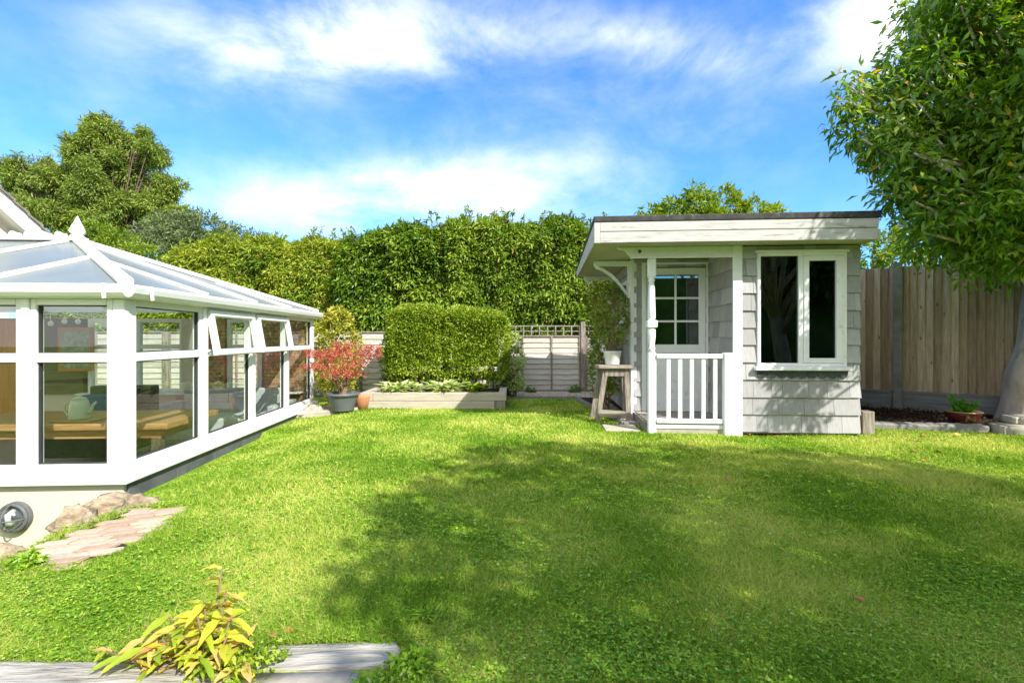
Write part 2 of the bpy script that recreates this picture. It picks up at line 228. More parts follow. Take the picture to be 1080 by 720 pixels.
# ------------------------------------------------------------------ geometry helpers
class MB:
    def __init__(s): s.v = []; s.f = []
    def add(s, vs, fs):
        o = len(s.v); s.v += [tuple(v) for v in vs]; s.f += [tuple(i+o for i in f) for f in fs]; return s
    def box(s, x0, x1, y0, y1, z0, z1, mat=None):
        vs = [Vector(v) for v in ((x0,y0,z0),(x1,y0,z0),(x1,y1,z0),(x0,y1,z0),(x0,y0,z1),(x1,y0,z1),(x1,y1,z1),(x0,y1,z1))]
        if mat: vs = [mat @ v for v in vs]
        return s.add(vs, [(3,2,1,0),(4,5,6,7),(0,1,5,4),(1,2,6,5),(2,3,7,6),(3,0,4,7)])
    def bar(s, a, b, w, h=None, up=(0,0,1)):
        a, b = Vector(a), Vector(b); h = h or w; d = (b-a).normalized(); upv = Vector(up)
        if abs(d.dot(upv)) > .98: upv = Vector((0,1,0))
        x = d.cross(upv).normalized(); y = x.cross(d).normalized()
        vs = []
        for p in (a, b):
            for sx, sy in ((-1,-1),(1,-1),(1,1),(-1,1)): vs.append(p + x*sx*w/2 + y*sy*h/2)
        return s.add(vs, [(0,1,2,3),(7,6,5,4),(0,4,5,1),(1,5,6,2),(2,6,7,3),(3,7,4,0)])
    def tube(s, pts, radii, n=8, cap=True):
        pts = [Vector(p) for p in pts]
        if not hasattr(radii, '__len__'): radii = [radii]*len(pts)
        vs = []; fs = []; prev = Vector((0.3,.2,1)).normalized()
        for i, p in enumerate(pts):
            d = (pts[min(i+1,len(pts)-1)] - pts[max(i-1,0)]).normalized()
            if i == 0:
                prev = Vector((1,0,0)) if abs(d.x) < .9 else Vector((0,1,0))
            x = (prev - d*prev.dot(d)).normalized(); prev = x; y = d.cross(x)
            for k in range(n):
                a = 2*math.pi*k/n; vs.append(p + (x*math.cos(a)+y*math.sin(a))*radii[i])
        for i in range(len(pts)-1):
            for k in range(n): fs.append((i*n+k, i*n+(k+1)%n, (i+1)*n+(k+1)%n, (i+1)*n+k))
        if cap: fs.append(tuple(range(n))[::-1]); fs.append(tuple((len(pts)-1)*n+k for k in range(n)))
        return s.add(vs, fs)
    def lathe(s, prof, n=20, c=(0,0,0)):
        vs = []; fs = []
        for r, z in prof:
            for k in range(n):
                a = 2*math.pi*k/n; vs.append((c[0]+r*math.cos(a), c[1]+r*math.sin(a), c[2]+z))
        for i in range(len(prof)-1):
            for k in range(n): fs.append((i*n+k, i*n+(k+1)%n, (i+1)*n+(k+1)%n, (i+1)*n+k))
        fs.append(tuple(range(n))[::-1]); fs.append(tuple((len(prof)-1)*n+k for k in range(n)))
        return s.add(vs, fs)
    def slab(s, poly, n, t):
        "flat polygon with thickness t along n"
        n = Vector(n).normalized(); k = len(poly); a = [Vector(p) for p in poly]; b = [p + n*t for p in a]
        return s.add(a+b, [tuple(range(k))[::-1], tuple(range(k,2*k))] + [(i,(i+1)%k,(i+1)%k+k,i+k) for i in range(k)])
    def build(s, name, mat, parent=None, smooth=False, bevel=0, loc=None):
        me = bpy.data.meshes.new(name); me.from_pydata(s.v, [], s.f); me.validate()
        bm = bmesh.new(); bm.from_mesh(me); bmesh.ops.recalc_face_normals(bm, faces=bm.faces); bm.to_mesh(me); bm.free()
        me.materials.append(mat if not isinstance(mat, str) else M[mat])
        o = bpy.data.objects.new(name, me); COL.objects.link(o)
        if parent: o.parent = parent
        if loc: o.location = loc
        if smooth: me.polygons.foreach_set('use_smooth', [True]*len(me.polygons))
        if bevel:
            b = o.modifiers.new('bevel', 'BEVEL'); b.width = bevel; b.segments = 2; b.limit_method = 'ANGLE'; b.angle_limit = .6
        return o
def npmesh(name, V, Fc, mat, parent=None, smooth=False):
    me = bpy.data.meshes.new(name); V = np.asarray(V, np.float32); Fc = np.asarray(Fc, np.int32); k = Fc.shape[1]
    me.vertices.add(len(V)); me.vertices.foreach_set('co', V.ravel())
    me.loops.add(Fc.size); me.loops.foreach_set('vertex_index', Fc.ravel())
    me.polygons.add(len(Fc)); me.polygons.foreach_set('loop_start', np.arange(len(Fc), dtype=np.int32)*k)
    try: me.polygons.foreach_set('loop_total', np.full(len(Fc), k, np.int32))
    except Exception: pass
    me.update(calc_edges=True); me.materials.append(M[mat] if isinstance(mat,str) else mat)
    if smooth: me.polygons.foreach_set('use_smooth', np.ones(len(Fc), bool))
    o = bpy.data.objects.new(name, me); COL.objects.link(o)
    if parent: o.parent = parent
    return o
def norm(a): return a/np.maximum(np.linalg.norm(a, axis=1, keepdims=True), 1e-6)
def leafgeo(Pn, D, N, L, W, curl=.15, fold=.25):
    "5-vertex folded curved leaf per point"
    D = norm(D); Rr = norm(np.cross(D, N)); N = np.cross(Rr, D); L = L[:,None]; W = W[:,None]
    b = Pn; m = Pn + D*L*.5 + N*L*curl*.5; t = Pn + D*L - N*L*curl*.6
    l = Pn + D*L*.42 - Rr*W*.5 + N*(W*fold+L*curl*.3); r = Pn + D*L*.42 + Rr*W*.5 + N*(W*fold+L*curl*.3)
    V = np.stack([b,m,t,l,r], 1).reshape(-1,3); n = len(Pn); o = (np.arange(n)*5)[:,None,None]
    Fc = (np.array([[0,4,1],[0,1,3],[1,4,2],[1,2,3]])[None]+o).reshape(-1,3)
    return V, Fc
def leafgeo4(Pn, D, N, L, W, fold=.3):
    D = norm(D); Rr = norm(np.cross(D, N)); N = np.cross(Rr, D); L = L[:,None]; W = W[:,None]
    V = np.stack([Pn, Pn+D*L*.45+Rr*W*.5+N*W*fold, Pn+D*L, Pn+D*L*.45-Rr*W*.5+N*W*fold],1).reshape(-1,3)
    o = (np.arange(len(Pn))*4)[:,None,None]
    return V, (np.array([[0,1,2],[0,2,3]])[None]+o).reshape(-1,3)
def foliage(name, C, O, k, rad, ll, lw, mat, parent, out=.8, rand=.8, down=.2, simple=False, curl=.15):
    "k leaves round every clump centre C with outward direction O"
    C = np.repeat(np.asarray(C,float), k, 0); O = np.repeat(np.asarray(O,float), k, 0); n = len(C)
    R = rng.normal(size=(n,3)); D = norm(O)*out + R*rand*.6; D[:,2] -= down
    pos = C + norm(rng.normal(size=(n,3)))*rad*rng.random((n,1))**.5
    Nn = O*.6 + rng.normal(size=(n,3))*.5 + np.array([0,0,.7])
    L = ll*(.65+.7*rng.random(n)); W = lw*(.7+.6*rng.random(n))
    V, Fc = (leafgeo4(pos, D, Nn, L, W) if simple else leafgeo(pos, D, Nn, L, W, curl))
    return npmesh(name, V, Fc, mat, parent)
def empty(name, loc=(0,0,0), rz=0):
    o = bpy.data.objects.new(name, None); COL.objects.link(o); o.location = loc; o.rotation_euler = (0,0,rz); o.empty_display_size = .2; return o
def tag(o, label=None, cat=None, group=None, kind=None):
    if label: o['label'] = label
    if cat: o['category'] = cat
    if group: o['group'] = group
    if kind: o['kind'] = kind
    return o
def dup(root, loc=None, rz=None, scale=None, label=None, group=None):
    def cp(o, par):
        c = o.copy(); COL.objects.link(c); c.parent = par
        for ch in [x for x in list(root_children.get(o.name, []))]: cp(ch, c)
        return c
    root_children = {}
    for o in bpy.data.objects:
        if o.parent: root_children.setdefault(o.parent.name, []).append(o)
    r = cp(root, None)
    if loc is not None: r.location = loc
    if rz is not None: r.rotation_euler.z = rz
    if scale is not None: r.scale = (scale,)*3 if not hasattr(scale,'__len__') else scale
    if label: r['label'] = label
    if group: r['group'] = group
    return r
def sm(a, b, x):
    t = np.clip((np.asarray(x,float)-a)/(b-a), 0, 1); return t*t*(3-2*t)
def lump(n=0, r=1, sub=3, amp=.25, freq=1.2, seed=0):
    bm = bmesh.new(); bmesh.ops.create_icosphere(bm, subdivisions=sub, radius=1)
    for v in bm.verts:
        p = v.co.copy(); q = Vector((round(p.x*1.6)/1.6, round(p.y*1.6)/1.6, round(p.z*1.6)/1.6))
        v.co = (p*.55+q*.45)*(1+amp*mnoise.noise(p*freq+Vector((seed*7.3,seed,0)))+amp*.35*mnoise.noise(p*freq*3.5+Vector((seed,0,3))))
    vs = [v.co.copy()*r for v in bm.verts]; fs = [tuple(v.index for v in f.verts) for f in bm.faces]; bm.free(); return vs, fs

# ------------------------------------------------------------------ terrain
CX, CY, CR = -3.0, 3.74, math.radians(3.26)       # conservatory corner
SX, SY, SR = 1.555, 5.55, math.radians(-4.0)      # summer house corner
def tocons(x, y):
    c, s = math.cos(CR), math.sin(CR); dx, dy = x-CX, y-CY; return dx*c+dy*s, -dx*s+dy*c
def toshed(x, y):
    c, s = math.cos(SR), math.sin(SR); dx, dy = x-SX, y-SY; return dx*c+dy*s, -dx*s+dy*c
def edge_x(y): return np.interp(y, [2.05,2.25,2.45,2.75,3.53,3.75], [-3.8,-2.62,-2.52,-2.58,-2.86,-3.02])
def height(x, y):
    x = np.asarray(x,float); y = np.asarray(y,float)
    h = -.15*sm(-2.1,-3.0,x)*sm(2.9,3.8,y) + .012*np.sin(x*1.7+.5)*np.sin(y*1.3) + .006*np.sin(x*5.1)*np.sin(y*4.3+1)
    h = np.where((y > 6.0) , h*.6, h)
    cu, cv = tocons(x, y)
    sunk = ((y > 2.05) & (y < 3.8) & (x < edge_x(y))) | ((cu < -.12) & (cv > -.1) & (cv < 4.25))
    h = np.where(sunk, -.95, h)
    front = (y < 1.52) & (x < -.50)
    h = np.where(front, -.06, h)
    return h
gx = np.unique(np.round(np.concatenate([np.linspace(-400,-30,8), np.linspace(-30,-9,12), np.arange(-9,9.01,.08), np.linspace(9,30,12), np.linspace(30,400,8)]),3))
gy = np.unique(np.round(np.concatenate([np.linspace(-60,-3,8), np.linspace(-3,1,14), np.arange(1,10.5,.08), np.linspace(10.5,30,16), np.linspace(30,700,12)]),3))
XX, YY = np.meshgrid(gx, gy); ZZ = height(XX, YY)
nx, ny = len(gx), len(gy); idx = np.arange(nx*ny).reshape(ny,nx)
Fq = np.stack([idx[:-1,:-1], idx[:-1,1:], idx[1:,1:], idx[1:,:-1]], -1).reshape(-1,4)
gr = npmesh('ground', np.stack([XX,YY,ZZ],-1).reshape(-1,3), Fq, 'ground', smooth=True); tag(gr, kind='structure')

PATH = [(-2.40,3.10),(-2.08,3.14),(-2.00,2.50),(-2.14,2.30),(-2.50,2.46)]
def inpoly(x, y, poly):
    r = np.zeros(len(x), bool); n = len(poly)
    for i in range(n):
        x0,y0 = poly[i]; x1,y1 = poly[(i+1)%n]
        c = ((y0 > y) != (y1 > y)) & (x < (x1-x0)*(y-y0)/(y1-y0+1e-9)+x0); r ^= c
    return r
def lawn_ok(x, y):
    cu, cv = tocons(x, y); su, sv = toshed(x, y)
    ok = ~((cu < .10) & (cv > -.02)) & ~((x < edge_x(y)+.03) & (y > 2.05) & (y < 3.8))
    ok &= ~inpoly(x, y, PATH)
    ok &= ~((x < -.37) & (y < np.where(x<-.88,1.64,1.725)))
    ok &= ~((y > np.interp(x, [-3.3,-2.5,-2.2], [7.0,7.35,7.48])) & (x < -.12)) & ~((y > 8.72))
    ok &= ~((x > np.interp(y, [6.12,8.75], [1.40,1.13])) & (y > 6.02) & (x < 2.2))
    ok &= ~((x > 1.10) & (x < 1.52) & (y > 5.62) & (y < 6.05))
    ok &= ~((su > -.02) & (su < 2.30) & (sv > -.02)) & ~((x > 3.8) & (y > np.interp(x,[4.1,6],[5.84,5.5])))
    return ok
def scatter(n, y0, y1, p=1.6):
    u = rng.random(n); a = 1-p; y = (y0**a + u*(y1**a-y0**a))**(1/a)
    x = (rng.random(n)*2-1)*(y*1.12+.3); k = lawn_ok(x, y); return x[k], y[k]
def blades(name, n, y0, y1, h, w, mat, p=1.2, lean=.5, hp=None):
    x, y = scatter(n, y0, y1, p); m = len(x); z = height(x, y)-.003
    a = rng.random(m)*2*math.pi; sc = np.clip(y/3, .75, 2.2)
    hh = h*(.5+.8*rng.random(m))*np.clip(sc,1,1.2)
    # short worn patches and longer tufts
    tf = np.sin(x*2.3+1.3*np.sin(y*1.7))*np.sin(y*2.9+x); hh *= (1+.35*tf)
    ww = w*sc*(.7+.6*rng.random(m))
    b = np.stack([x,y,z],1); t = np.stack([np.cos(a),np.sin(a),0*a],1); ln = rng.normal(size=(m,2))*lean
    tip = b + np.stack([ln[:,0]*hh, ln[:,1]*hh, hh],1)
    mid = b + np.stack([ln[:,0]*hh*.3, ln[:,1]*hh*.3, hh*.6],1)
    V = np.stack([b-t*ww[:,None]*.5, b+t*ww[:,None]*.5, mid+t*ww[:,None]*.35, tip, mid-t*ww[:,None]*.35],1).reshape(-1,3)
    o = (np.arange(m)*5)[:,None,None]; Fc = (np.array([[0,1,2],[0,2,4],[4,2,3]])[None]+o).reshape(-1,3)
    return V, Fc
def merge(parts):
    Vs=[];Fs=[];o=0
    for V,Fc in parts: Vs.append(V); Fs.append(Fc+o); o+=len(V)
    return np.concatenate(Vs), np.concatenate(Fs)
V, Fc = merge([blades('g', 330000, 1.5, 4.2, .026, .0042, 'grass', 1.5, .75), blades('g', 130000, 1.5, 3.0, .040, .0030, 'grass', 1.4, .8), blades('g', 330000, 3.6, 8.8, .024, .0048, 'grass', 1.3, .6)])
tag(npmesh('lawn_grass', V, Fc, 'grass'), 'short bright green lawn grass across the garden', 'grass', kind='stuff')
# clover, plantain and daisies leaves: little flat leaves low in the turf
x, y = scatter(90000, 1.5, 6.5, 2.2)
cl = np.array([mnoise.noise(Vector((a*2.2,b*2.2,0))) for a,b in zip(x,y)]); keep = .55*cl + rng.random(len(x)) - .10*(y-2.2) > .62
x, y = x[keep], y[keep]; k = 3
xr = np.repeat(x,k); yr = np.repeat(y,k); a = np.tile(np.arange(k)*2.1, len(x))+np.repeat(rng.random(len(x))*6.28,k)
Pn = np.stack([xr, yr, height(xr,yr)+.006+.022*np.repeat(rng.random(len(x)),k)],1)
D = np.stack([np.cos(a),np.sin(a),.15+.5*rng.random(len(a))],1)
sz = np.repeat(.5+.9*rng.random(len(x)),k)
V1, F1 = leafgeo(Pn, D, np.tile([0,0,1.],(len(Pn),1)), .0125*sz*np.clip(yr/2.6,.8,1.6), .010*sz*np.clip(yr/2.6,.8,1.6), .1, .1)
# larger rosettes
rx, ry = scatter(1100, 1.5, 5, 1.9); k = 9
xr = np.repeat(rx,k); yr = np.repeat(ry,k); a = np.tile(np.arange(k)*2.4, len(rx))+rng.random(len(rx)*k)
Pn = np.stack([xr, yr, height(xr,yr)+.008],1); D = np.stack([np.cos(a),np.sin(a),.25+.6*rng.random(len(a))],1)
s2 = np.repeat(.6+.8*rng.random(len(rx)),k)
V2, F2 = leafgeo(Pn, D, np.tile([0,0,1.],(len(Pn),1)), .030*s2, .0085*s2, .25, .15)
V, Fc = merge([(V1,F1),(V2,F2)])
tag(npmesh('lawn_weeds', V, Fc, 'clover'), 'clover and small broad leaved weeds growing through the lawn', 'weeds', kind='stuff')
V, Fc = blades('g', 24000, 1.5, 6, .014, .0038, 'straw', 2.0, 1.9)
tag(npmesh('dry_grass', V, Fc, 'straw'), 'dry straw coloured thatch scattered through the lawn', 'dry grass', kind='stuff')

# ------------------------------------------------------------------ conservatory
cons = empty('conservatory', (CX, CY, 0), CR)
tag(cons, 'white framed conservatory with hipped translucent roof and finial on cream rendered base', 'conservatory')
DEP = 4.14; TOP = 1.40; SILL = .07; TR = .945
def cwin(name, axis, a0, a1, open_top=False, plane=0.0, sgn=1):
    """one window bay; axis 'x' runs along the front (plane y=0), 'y' along the side (plane x=0)"""
    w = empty(name); w.parent = cons
    def bx(mb, u0,u1,d0,d1,z0,z1, mt=None):
        if axis == 'x': mb.box(u0,u1,plane+min(d0*sgn,d1*sgn),plane+max(d0*sgn,d1*sgn),z0,z1, mt)
        else: mb.box(plane+min(-d0*sgn,-d1*sgn),plane+max(-d0*sgn,-d1*sgn),u0,u1,z0,z1, mt)
    f = MB(); e = .045
    bx(f,a0,a0+e,0,.07,SILL,TOP); bx(f,a1-e,a1,0,.07,SILL,TOP); bx(f,a0+e,a1-e,0,.07,SILL,SILL+.055); bx(f,a0+e,a1-e,0,.07,TOP-.05,TOP); bx(f,a0+e,a1-e,-.004,.07,TR-.035,TR+.035)
    f.build('frame', 'upvc', w, bevel=.006)
    s = MB()
    zr = [(SILL+.055,TR-.035)] + ([] if open_top else [(TR+.035,TOP-.05)])
    for z0,z1 in zr:
        bx(s,a0+e,a0+e+.008,.018,.05,z0,z1); bx(s,a1-e-.008,a1-e,.018,.05,z0,z1); bx(s,a0+e+.008,a1-e-.008,.018,.05,z0,z0+.008); bx(s,a0+e+.008,a1-e-.008,.018,.05,z1-.008,z1)
    s.build('glazing_seal', 'seal', w)
    for z0,z1 in zr:
        g = MB(); bx(g,a0+e,a1-e,.034,.036,z0,z1); 
        g = g.build('pane', 'glass', w)
    if open_top:
        # top-hung light swung outwards
        hz = TOP-.03; ang = math.radians(10)*sgn
        LOC=(plane+.012*sgn,0,hz)
        fm = MB(); hh = hz-TR+.03; u0, u1 = a0+.012, a1-.012; q = .055
        for (b0,b1,c0,c1) in ((u0,u0+q,-hh,0),(u1-q,u1,-hh,0),(u0+q,u1-q,-hh,-hh+q),(u0+q,u1-q,-q,0)):
            fm.box(-.025,.03,b0,b1,c0,c1)
        v=fm.build('fanlight_frame','upvc',w,bevel=.006,loc=LOC); v.rotation_euler=(0,-ang,0)
        g = MB(); g.box(0,.002,u0+q,u1-q,-hh+q,-q); v=g.build('pane','glass',w,loc=LOC); v.rotation_euler=(0,-ang,0)
        # stays
        for uu in (u0+.02,u1-.02):
            st = MB(); st.bar((-.02,uu,-hh+.05),(-.22,uu,-hh+.02),.012); v=st.build('stay','steel',w,loc=LOC); v.rotation_euler=(0,-ang,0)
    return w
bay = (DEP-.09)/4
for i in range(4):
    a = .06+bay*i
    cwin('window','y', a+.03, a+bay-.03, open_top=i in (1,2))
for i in range(8):
    a1 = -.055-.665*i; cwin('window','x', a1-.665+.03, a1-.03)
# posts
pm = MB(); pm.box(-.084,.004,-.004,.089,SILL-.002,TOP); pm.build('corner_post','upvc',cons,bevel=.01)
for i in range(1,4):
    a = .06+bay*i; m = MB(); m.box(-.072,.012,a-.03,a+.03,SILL,TOP); m.build('mullion','upvc',cons,bevel=.006)
for i in range(1,8):
    a = -.055-.665*i; m = MB(); m.box(a-.03,a+.03,-.012,.072,SILL,TOP); m.build('mullion','upvc',cons,bevel=.006)
m = MB(); m.box(-.09,.004,.06+bay*4-.03,DEP+.03,SILL,TOP); m.build('corner_post','upvc',cons,bevel=.01)
WX = -5.4
sl = MB(); sl.box(WX,.055,-.055,.09,-.022,SILL-.004); sl.build('window_sill','upvc',cons,bevel=.008)
sl = MB(); sl.box(-.09,.055,.092,DEP+.10,-.022,SILL-.004); sl.build('window_sill','upvc',cons,bevel=.008)
hd = MB(); hd.box(WX,.02,-.02,.09,TOP,TOP+.06); hd.box(-.09,.02,.092,DEP+.05,TOP,TOP+.06); hd.build('eaves_beam','upvc',cons,bevel=.006)
def gutter(a, b, name='gutter'):
    a=Vector(a); b=Vector(b); d=(b-a).normalized(); outw = Vector((d.y,-d.x,0)); prof=[(.0,.075),(.10,.075),(.105,.05),(.095,.01),(.07,-.02),(.0,-.03)]
    vs=[]; 
    for p in (a,b):
        for q,z in prof: vs.append(p+outw*q+Vector((0,0,z)))
    n=len(prof); return MB().add(vs,[tuple(range(n))[::-1],tuple(range(n,2*n))]+[(i,(i+1)%n,(i+1)%n+n,i+n) for i in range(n)])
gutter((WX,-.02,TOP+.03),(.075,-.02,TOP+.03)).build('gutter','upvc',cons,bevel=.006)
gutter((.02,-.06,TOP+.03),(.02,DEP+.12,TOP+.03)).build('gutter','upvc',cons,bevel=.006)
for (p,q) in (((-.06,-.13,TOP+.105),(-.045,-.137,TOP-.005)),((.135,.10,TOP+.105),(.137,.115,TOP-.005))):
    m=MB(); m.bar(p,q,.02,.014); m.build('gutter_bracket','upvc',cons)
ZE, ZR = TOP+.10, 2.22; AX, AY = -2.0, DEP/2
def roofz(d): return ZE + (ZR-ZE)*min(1,d/2.04)
# roof sheets
A=(0.04,-.04,ZE); B=(0.04,DEP+.04,ZE); AP=(AX,AY,ZR); L0=(WX,-.04,ZE); L1=(WX,DEP+.04,ZE); LR=(WX,AY,ZR)
for poly in ((L0,A,AP,LR),(A,B,AP),(B,L1,LR,AP)):
    n=(Vector(poly[1])-Vector(poly[0])).cross(Vector(poly[2])-Vector(poly[0]))
    MB().slab(poly,n,.012).build('roof_sheet','poly',cons)
for i in range(4):
    y=[.04,1.035,3.105,DEP-.02][i]
    if 0<i<3:
        d=min(y,DEP-y); m=MB(); m.bar((.05,y,ZE+.025),(-d,y,roofz(d)+.025),.05,.035); m.build('glazing_bar','upvc',cons,bevel=.006)
m=MB(); m.bar((.05,AY,ZE+.025),(AX,AY,ZR+.025),.05,.035); m.build('glazing_bar','upvc',cons,bevel=.006)
for x in (-1.035,-2.07,-3.1,-4.14,-5.2):
    d=min(-x,2.05)
    for s_ in (0,1):
        m=MB(); y0=-.05 if s_==0 else DEP+.05; y1=d if s_==0 else DEP-d
        m.bar((x,y0,ZE+.025),(x,y1,roofz(d)+.025),.05,.035); m.build('glazing_bar','upvc',cons,bevel=.006)
for c in ((.05,-.05,ZE+.03),(.05,DEP+.05,ZE+.03)):
    m=MB(); m.bar(c,(AX,AY,ZR+.03),.10,.05); m.build('hip_rafter','upvc',cons,bevel=.012)
m=MB(); m.box(WX,AX+.08,AY-.07,AY+.07,ZR+.012,ZR+.06); m.build('ridge','upvc',cons,bevel=.01)
m=MB(); x=AX-.12
while x>WX:
    prof=[]
    for k in range(13):
        a=math.pi*k/12; prof.append((x-.07+.07*math.cos(a), .02+.055*abs(math.sin(a))**.6+.012*math.cos(3*a)))
    m.slab([(px,AY-.01,ZR+.045+pz) for px,pz in prof]+[(x-.14,AY-.01,ZR+.05),(x,AY-.01,ZR+.05)],(0,1,0),.02)
    m.box(x-.17,x-.14,AY-.01,AY+.01,ZR+.05,ZR+.075); x-=.17
m.build('ridge_cresting','upvc',cons)
m=MB(); m.lathe([(.075,0),(.075,.02),(.05,.035),(.075,.055),(.085,.08),(.06,.14),(.03,.20),(.008,.25),(.001,.262)],6,(AX,AY,ZR+.05)); m.build('finial','upvc',cons,bevel=.002)
# base walls
m=MB(); m.box(WX,-.005,.0,.16,-1.2,-.024); m.build('rendered_wall','render',cons)
m=MB(); 
y=.03
while y<DEP:
    y2=min(y+.6,DEP+.06); m.box(-.10,.015+.004*random.random(),y,y2-.008,-.35,-.024); y=y2
m.build('slab_wall','dpc',cons,bevel=.004)
m=MB(); m.box(WX,-.11,.17,DEP,-.50,-.47); m.build('floor','floor_tile',cons)
# far side: brick piers, dark timber wall, two white windows
m=MB(); m.box(-2.1,-.10,DEP-.10,DEP+.06,-.5,.22); m.box(-.75,-.12,DEP-.10,DEP+.06,.24,TOP); m.box(-1.75,-1.35,DEP-.10,DEP+.06,.24,TOP); m.build('brick_wall','innerbrick',cons)
m=MB(); m.box(WX,-2.1,DEP-.06,DEP+.06,-.5,.22); m.build('back_wall','render',cons)
m=MB(); m.box(WX,-4.35,DEP-.10,DEP+.06,.22,TOP); m.box(-4.35,-3.5,DEP-.10,DEP+.05,.22,TOP); m.build('back_wall','brownwall',cons,)
for (a0,a1) in ((-3.45,-2.75),(-2.72,-2.0),(-1.33,-.78)):
    f=MB(); 
    for (u0,u1,z0,z1) in ((a0,a0+.06,.22,TOP),(a1-.06,a1,.22,TOP),(a0+.06,a1-.06,.22,.29),(a0+.06,a1-.06,TOP-.06,TOP),(a0+.06,a1-.06,.92,.98)): f.box(u0,u1,DEP-.07,DEP,z0,z1)
    w=f.build('window','upvc',cons,bevel=.005); g=MB(); g.box(a0+.06,a1-.06,DEP-.036,DEP-.034,.29,TOP-.06); g.build('pane','glass',w)
m=MB(); m.box(-3.5,-.12,DEP-.26,DEP-.07,.215,.24); m.build('inner_sill','upvc',cons,bevel=.005)
m=MB(); m.box(-2.0,-1.76,DEP-.12,DEP+.04,.24,TOP); m.build('pillar','render',cons)
m=MB(); m.box(-5.2,-4.99,DEP-.13,DEP-.10,-.47,TOP-.02); m.box(-4.45,-4.25,DEP-.13,DEP-.10,-.47,TOP-.02); m.box(-4.99,-4.45,DEP-.125,DEP-.102,-.47,TOP-.02)
m=m.build('inner_door','orangewood',cons); h=MB(); h.bar((-4.35,DEP-.16,.5),(-4.35,DEP-.16,.72),.03); h.build('handle','chrome',m)
# inside things
def incons(x,y,z): 
    c,s=math.cos(CR),math.sin(CR); return (CX+x*c-y*s, CY+x*s+y*c, z)
tb = empty('dining_table', incons(-1.25,1.35,-.47), CR); tag(tb,'long wooden dining table inside the conservatory with teapot on it','table')
m=MB(); m.box(-1.15,1.0,-.45,.45,.69,.75); m.build('tabletop','tablewood',tb,bevel=.008)
m=MB(); m.box(-1.05,.9,-.38,.38,.60,.688); m.build('apron','tablewood',tb)
for sx,sy in ((-1.0,-.36),(.86,-.36),(-1.0,.36),(.86,.36)):
    m=MB(); m.box(sx-.04,sx+.04,sy-.04,sy+.04,0,.60); m.build('leg','darkbark',tb,bevel=.005)
bn = empty('dining_bench', incons(-1.2,.55,-.47), CR); tag(bn,'low wooden bench in front of the conservatory dining table','bench')
m=MB(); m.box(-1.0,.85,-.15,.15,.40,.44); m.build('seat','tablewood',bn,bevel=.006)
for sx in (-.85,.7):
    m=MB(); m.box(sx-.03,sx+.03,-.13,.13,0,.40); m.build('leg','tablewood',bn)
tp = empty('teapot', incons(-1.22,1.12,.28), CR); tag(tp,'pale green enamel pot with curved handle and spout on the dining table','teapot')
m=MB(); m.lathe([(.085,.02),(.09,.03),(.08,.15),(.065,.20),(.06,.21)],20); m.build('body','teapot',tp,smooth=True)
m=MB(); m.lathe([(.062,.21),(.05,.225),(.02,.235),(.012,.25),(.004,.258)],16); m.build('lid','teapot',tp,smooth=True)
m=MB(); m.tube([(-.08,0,.05+.0),(-.12,0,.06),(-.145,0,.11),(-.135,0,.165),(-.10,0,.18),(-.068,0,.17)],.009,8); m.build('handle','teapot',tp,smooth=True)
m=MB(); m.tube([(.07,0,.07),(.11,0,.10),(.125,0,.15),(.155,0,.185)],[.022,.018,.013,.011],8); m.build('spout','teapot',tp,smooth=True)
bd=MB(); bd.box(-.2,.2,-.13,.13,0,.018); o=bd.build('serving_board','tablewood',None,bevel=.005,loc=incons(-1.22,1.12,.281)); tag(o,'thin wooden serving board under the pale green pot','board')
def bx_thing(name,label,cat,loc,parts):
    e=empty(name,loc,CR); tag(e,label,cat)
    for nm,bxs,mt in parts:
        m=MB(); [m.box(*b) for b in bxs]; m.build(nm,mt,e,bevel=.02)
    return e
bx_thing('armchair','dark armchair with blue cushion behind the dining table','armchair',incons(-2.1,2.6,-.47),[('seat',[(-.4,.4,-.4,.4,.12,.45)],'darkleather'),('backrest',[(-.4,.4,.28,.45,.46,.92)],'darkleather'),('cushion',[(-.38,.2,.05,.27,.46,.82)],'blue')])
bx_thing('sofa','pale grey sofa inside the conservatory below the far windows','sofa',incons(-.95,3.35,-.47),[('seat',[(-.8,.7,-.35,.3,.15,.45)],'sofa'),('backrest',[(-.8,.7,.31,.45,.40,.80)],'sofa'),('armrest',[(-.95,-.81,-.35,.45,.1,.62)],'sofa'),('armrest',[(.71,.82,-.35,.45,.1,.62)],'sofa')])
m=MB(); m.box(-.26,.26,-.02,0,-.34,.34); fr=m.build('picture_frame','orangewood',None,loc=incons(-3.55,DEP-.15,.92)); fr.rotation_euler.z=CR; tag(fr,'framed picture hanging beside the wooden door inside the conservatory','picture')
m=MB(); m.box(-.21,.21,-.024,-.021,-.29,.29); m.build('picture_panel','mirror',fr)
hl = empty('string_lights', incons(-1.1,.8,1.36), CR); tag(hl,'short string of small white lantern lights hanging inside the front window','string lights')
m=MB(); m.tube([(-.45,0,.0),(-.2,0,-.05),(0,0,-.02),(.2,0,-.06),(.4,0,0)],.006,5); m.build('cable','upvc',hl)
for q in range(7):
    xx=-.36+.12*q; ln=.05+.05*random.random(); m=MB(); m.tube([(xx,0,-.03),(xx,0,-.03-ln)],.003,4); m.lathe([(.004,0),(.018,-.012),(.022,-.03),(.014,-.048),(.003,-.052)],8,(xx,0,-.03-ln)); m.build('lantern','whitepot',hl)

# bulkhead lamp on render
bl = empty('bulkhead_lamp', P(12,546,3.52) , CR)
bl.location = Vector(incons(-.775,-.002,0)); bl.location.z = -.26
tag(bl,'round caged bulkhead lamp fixed to the cream rendered wall','lamp')
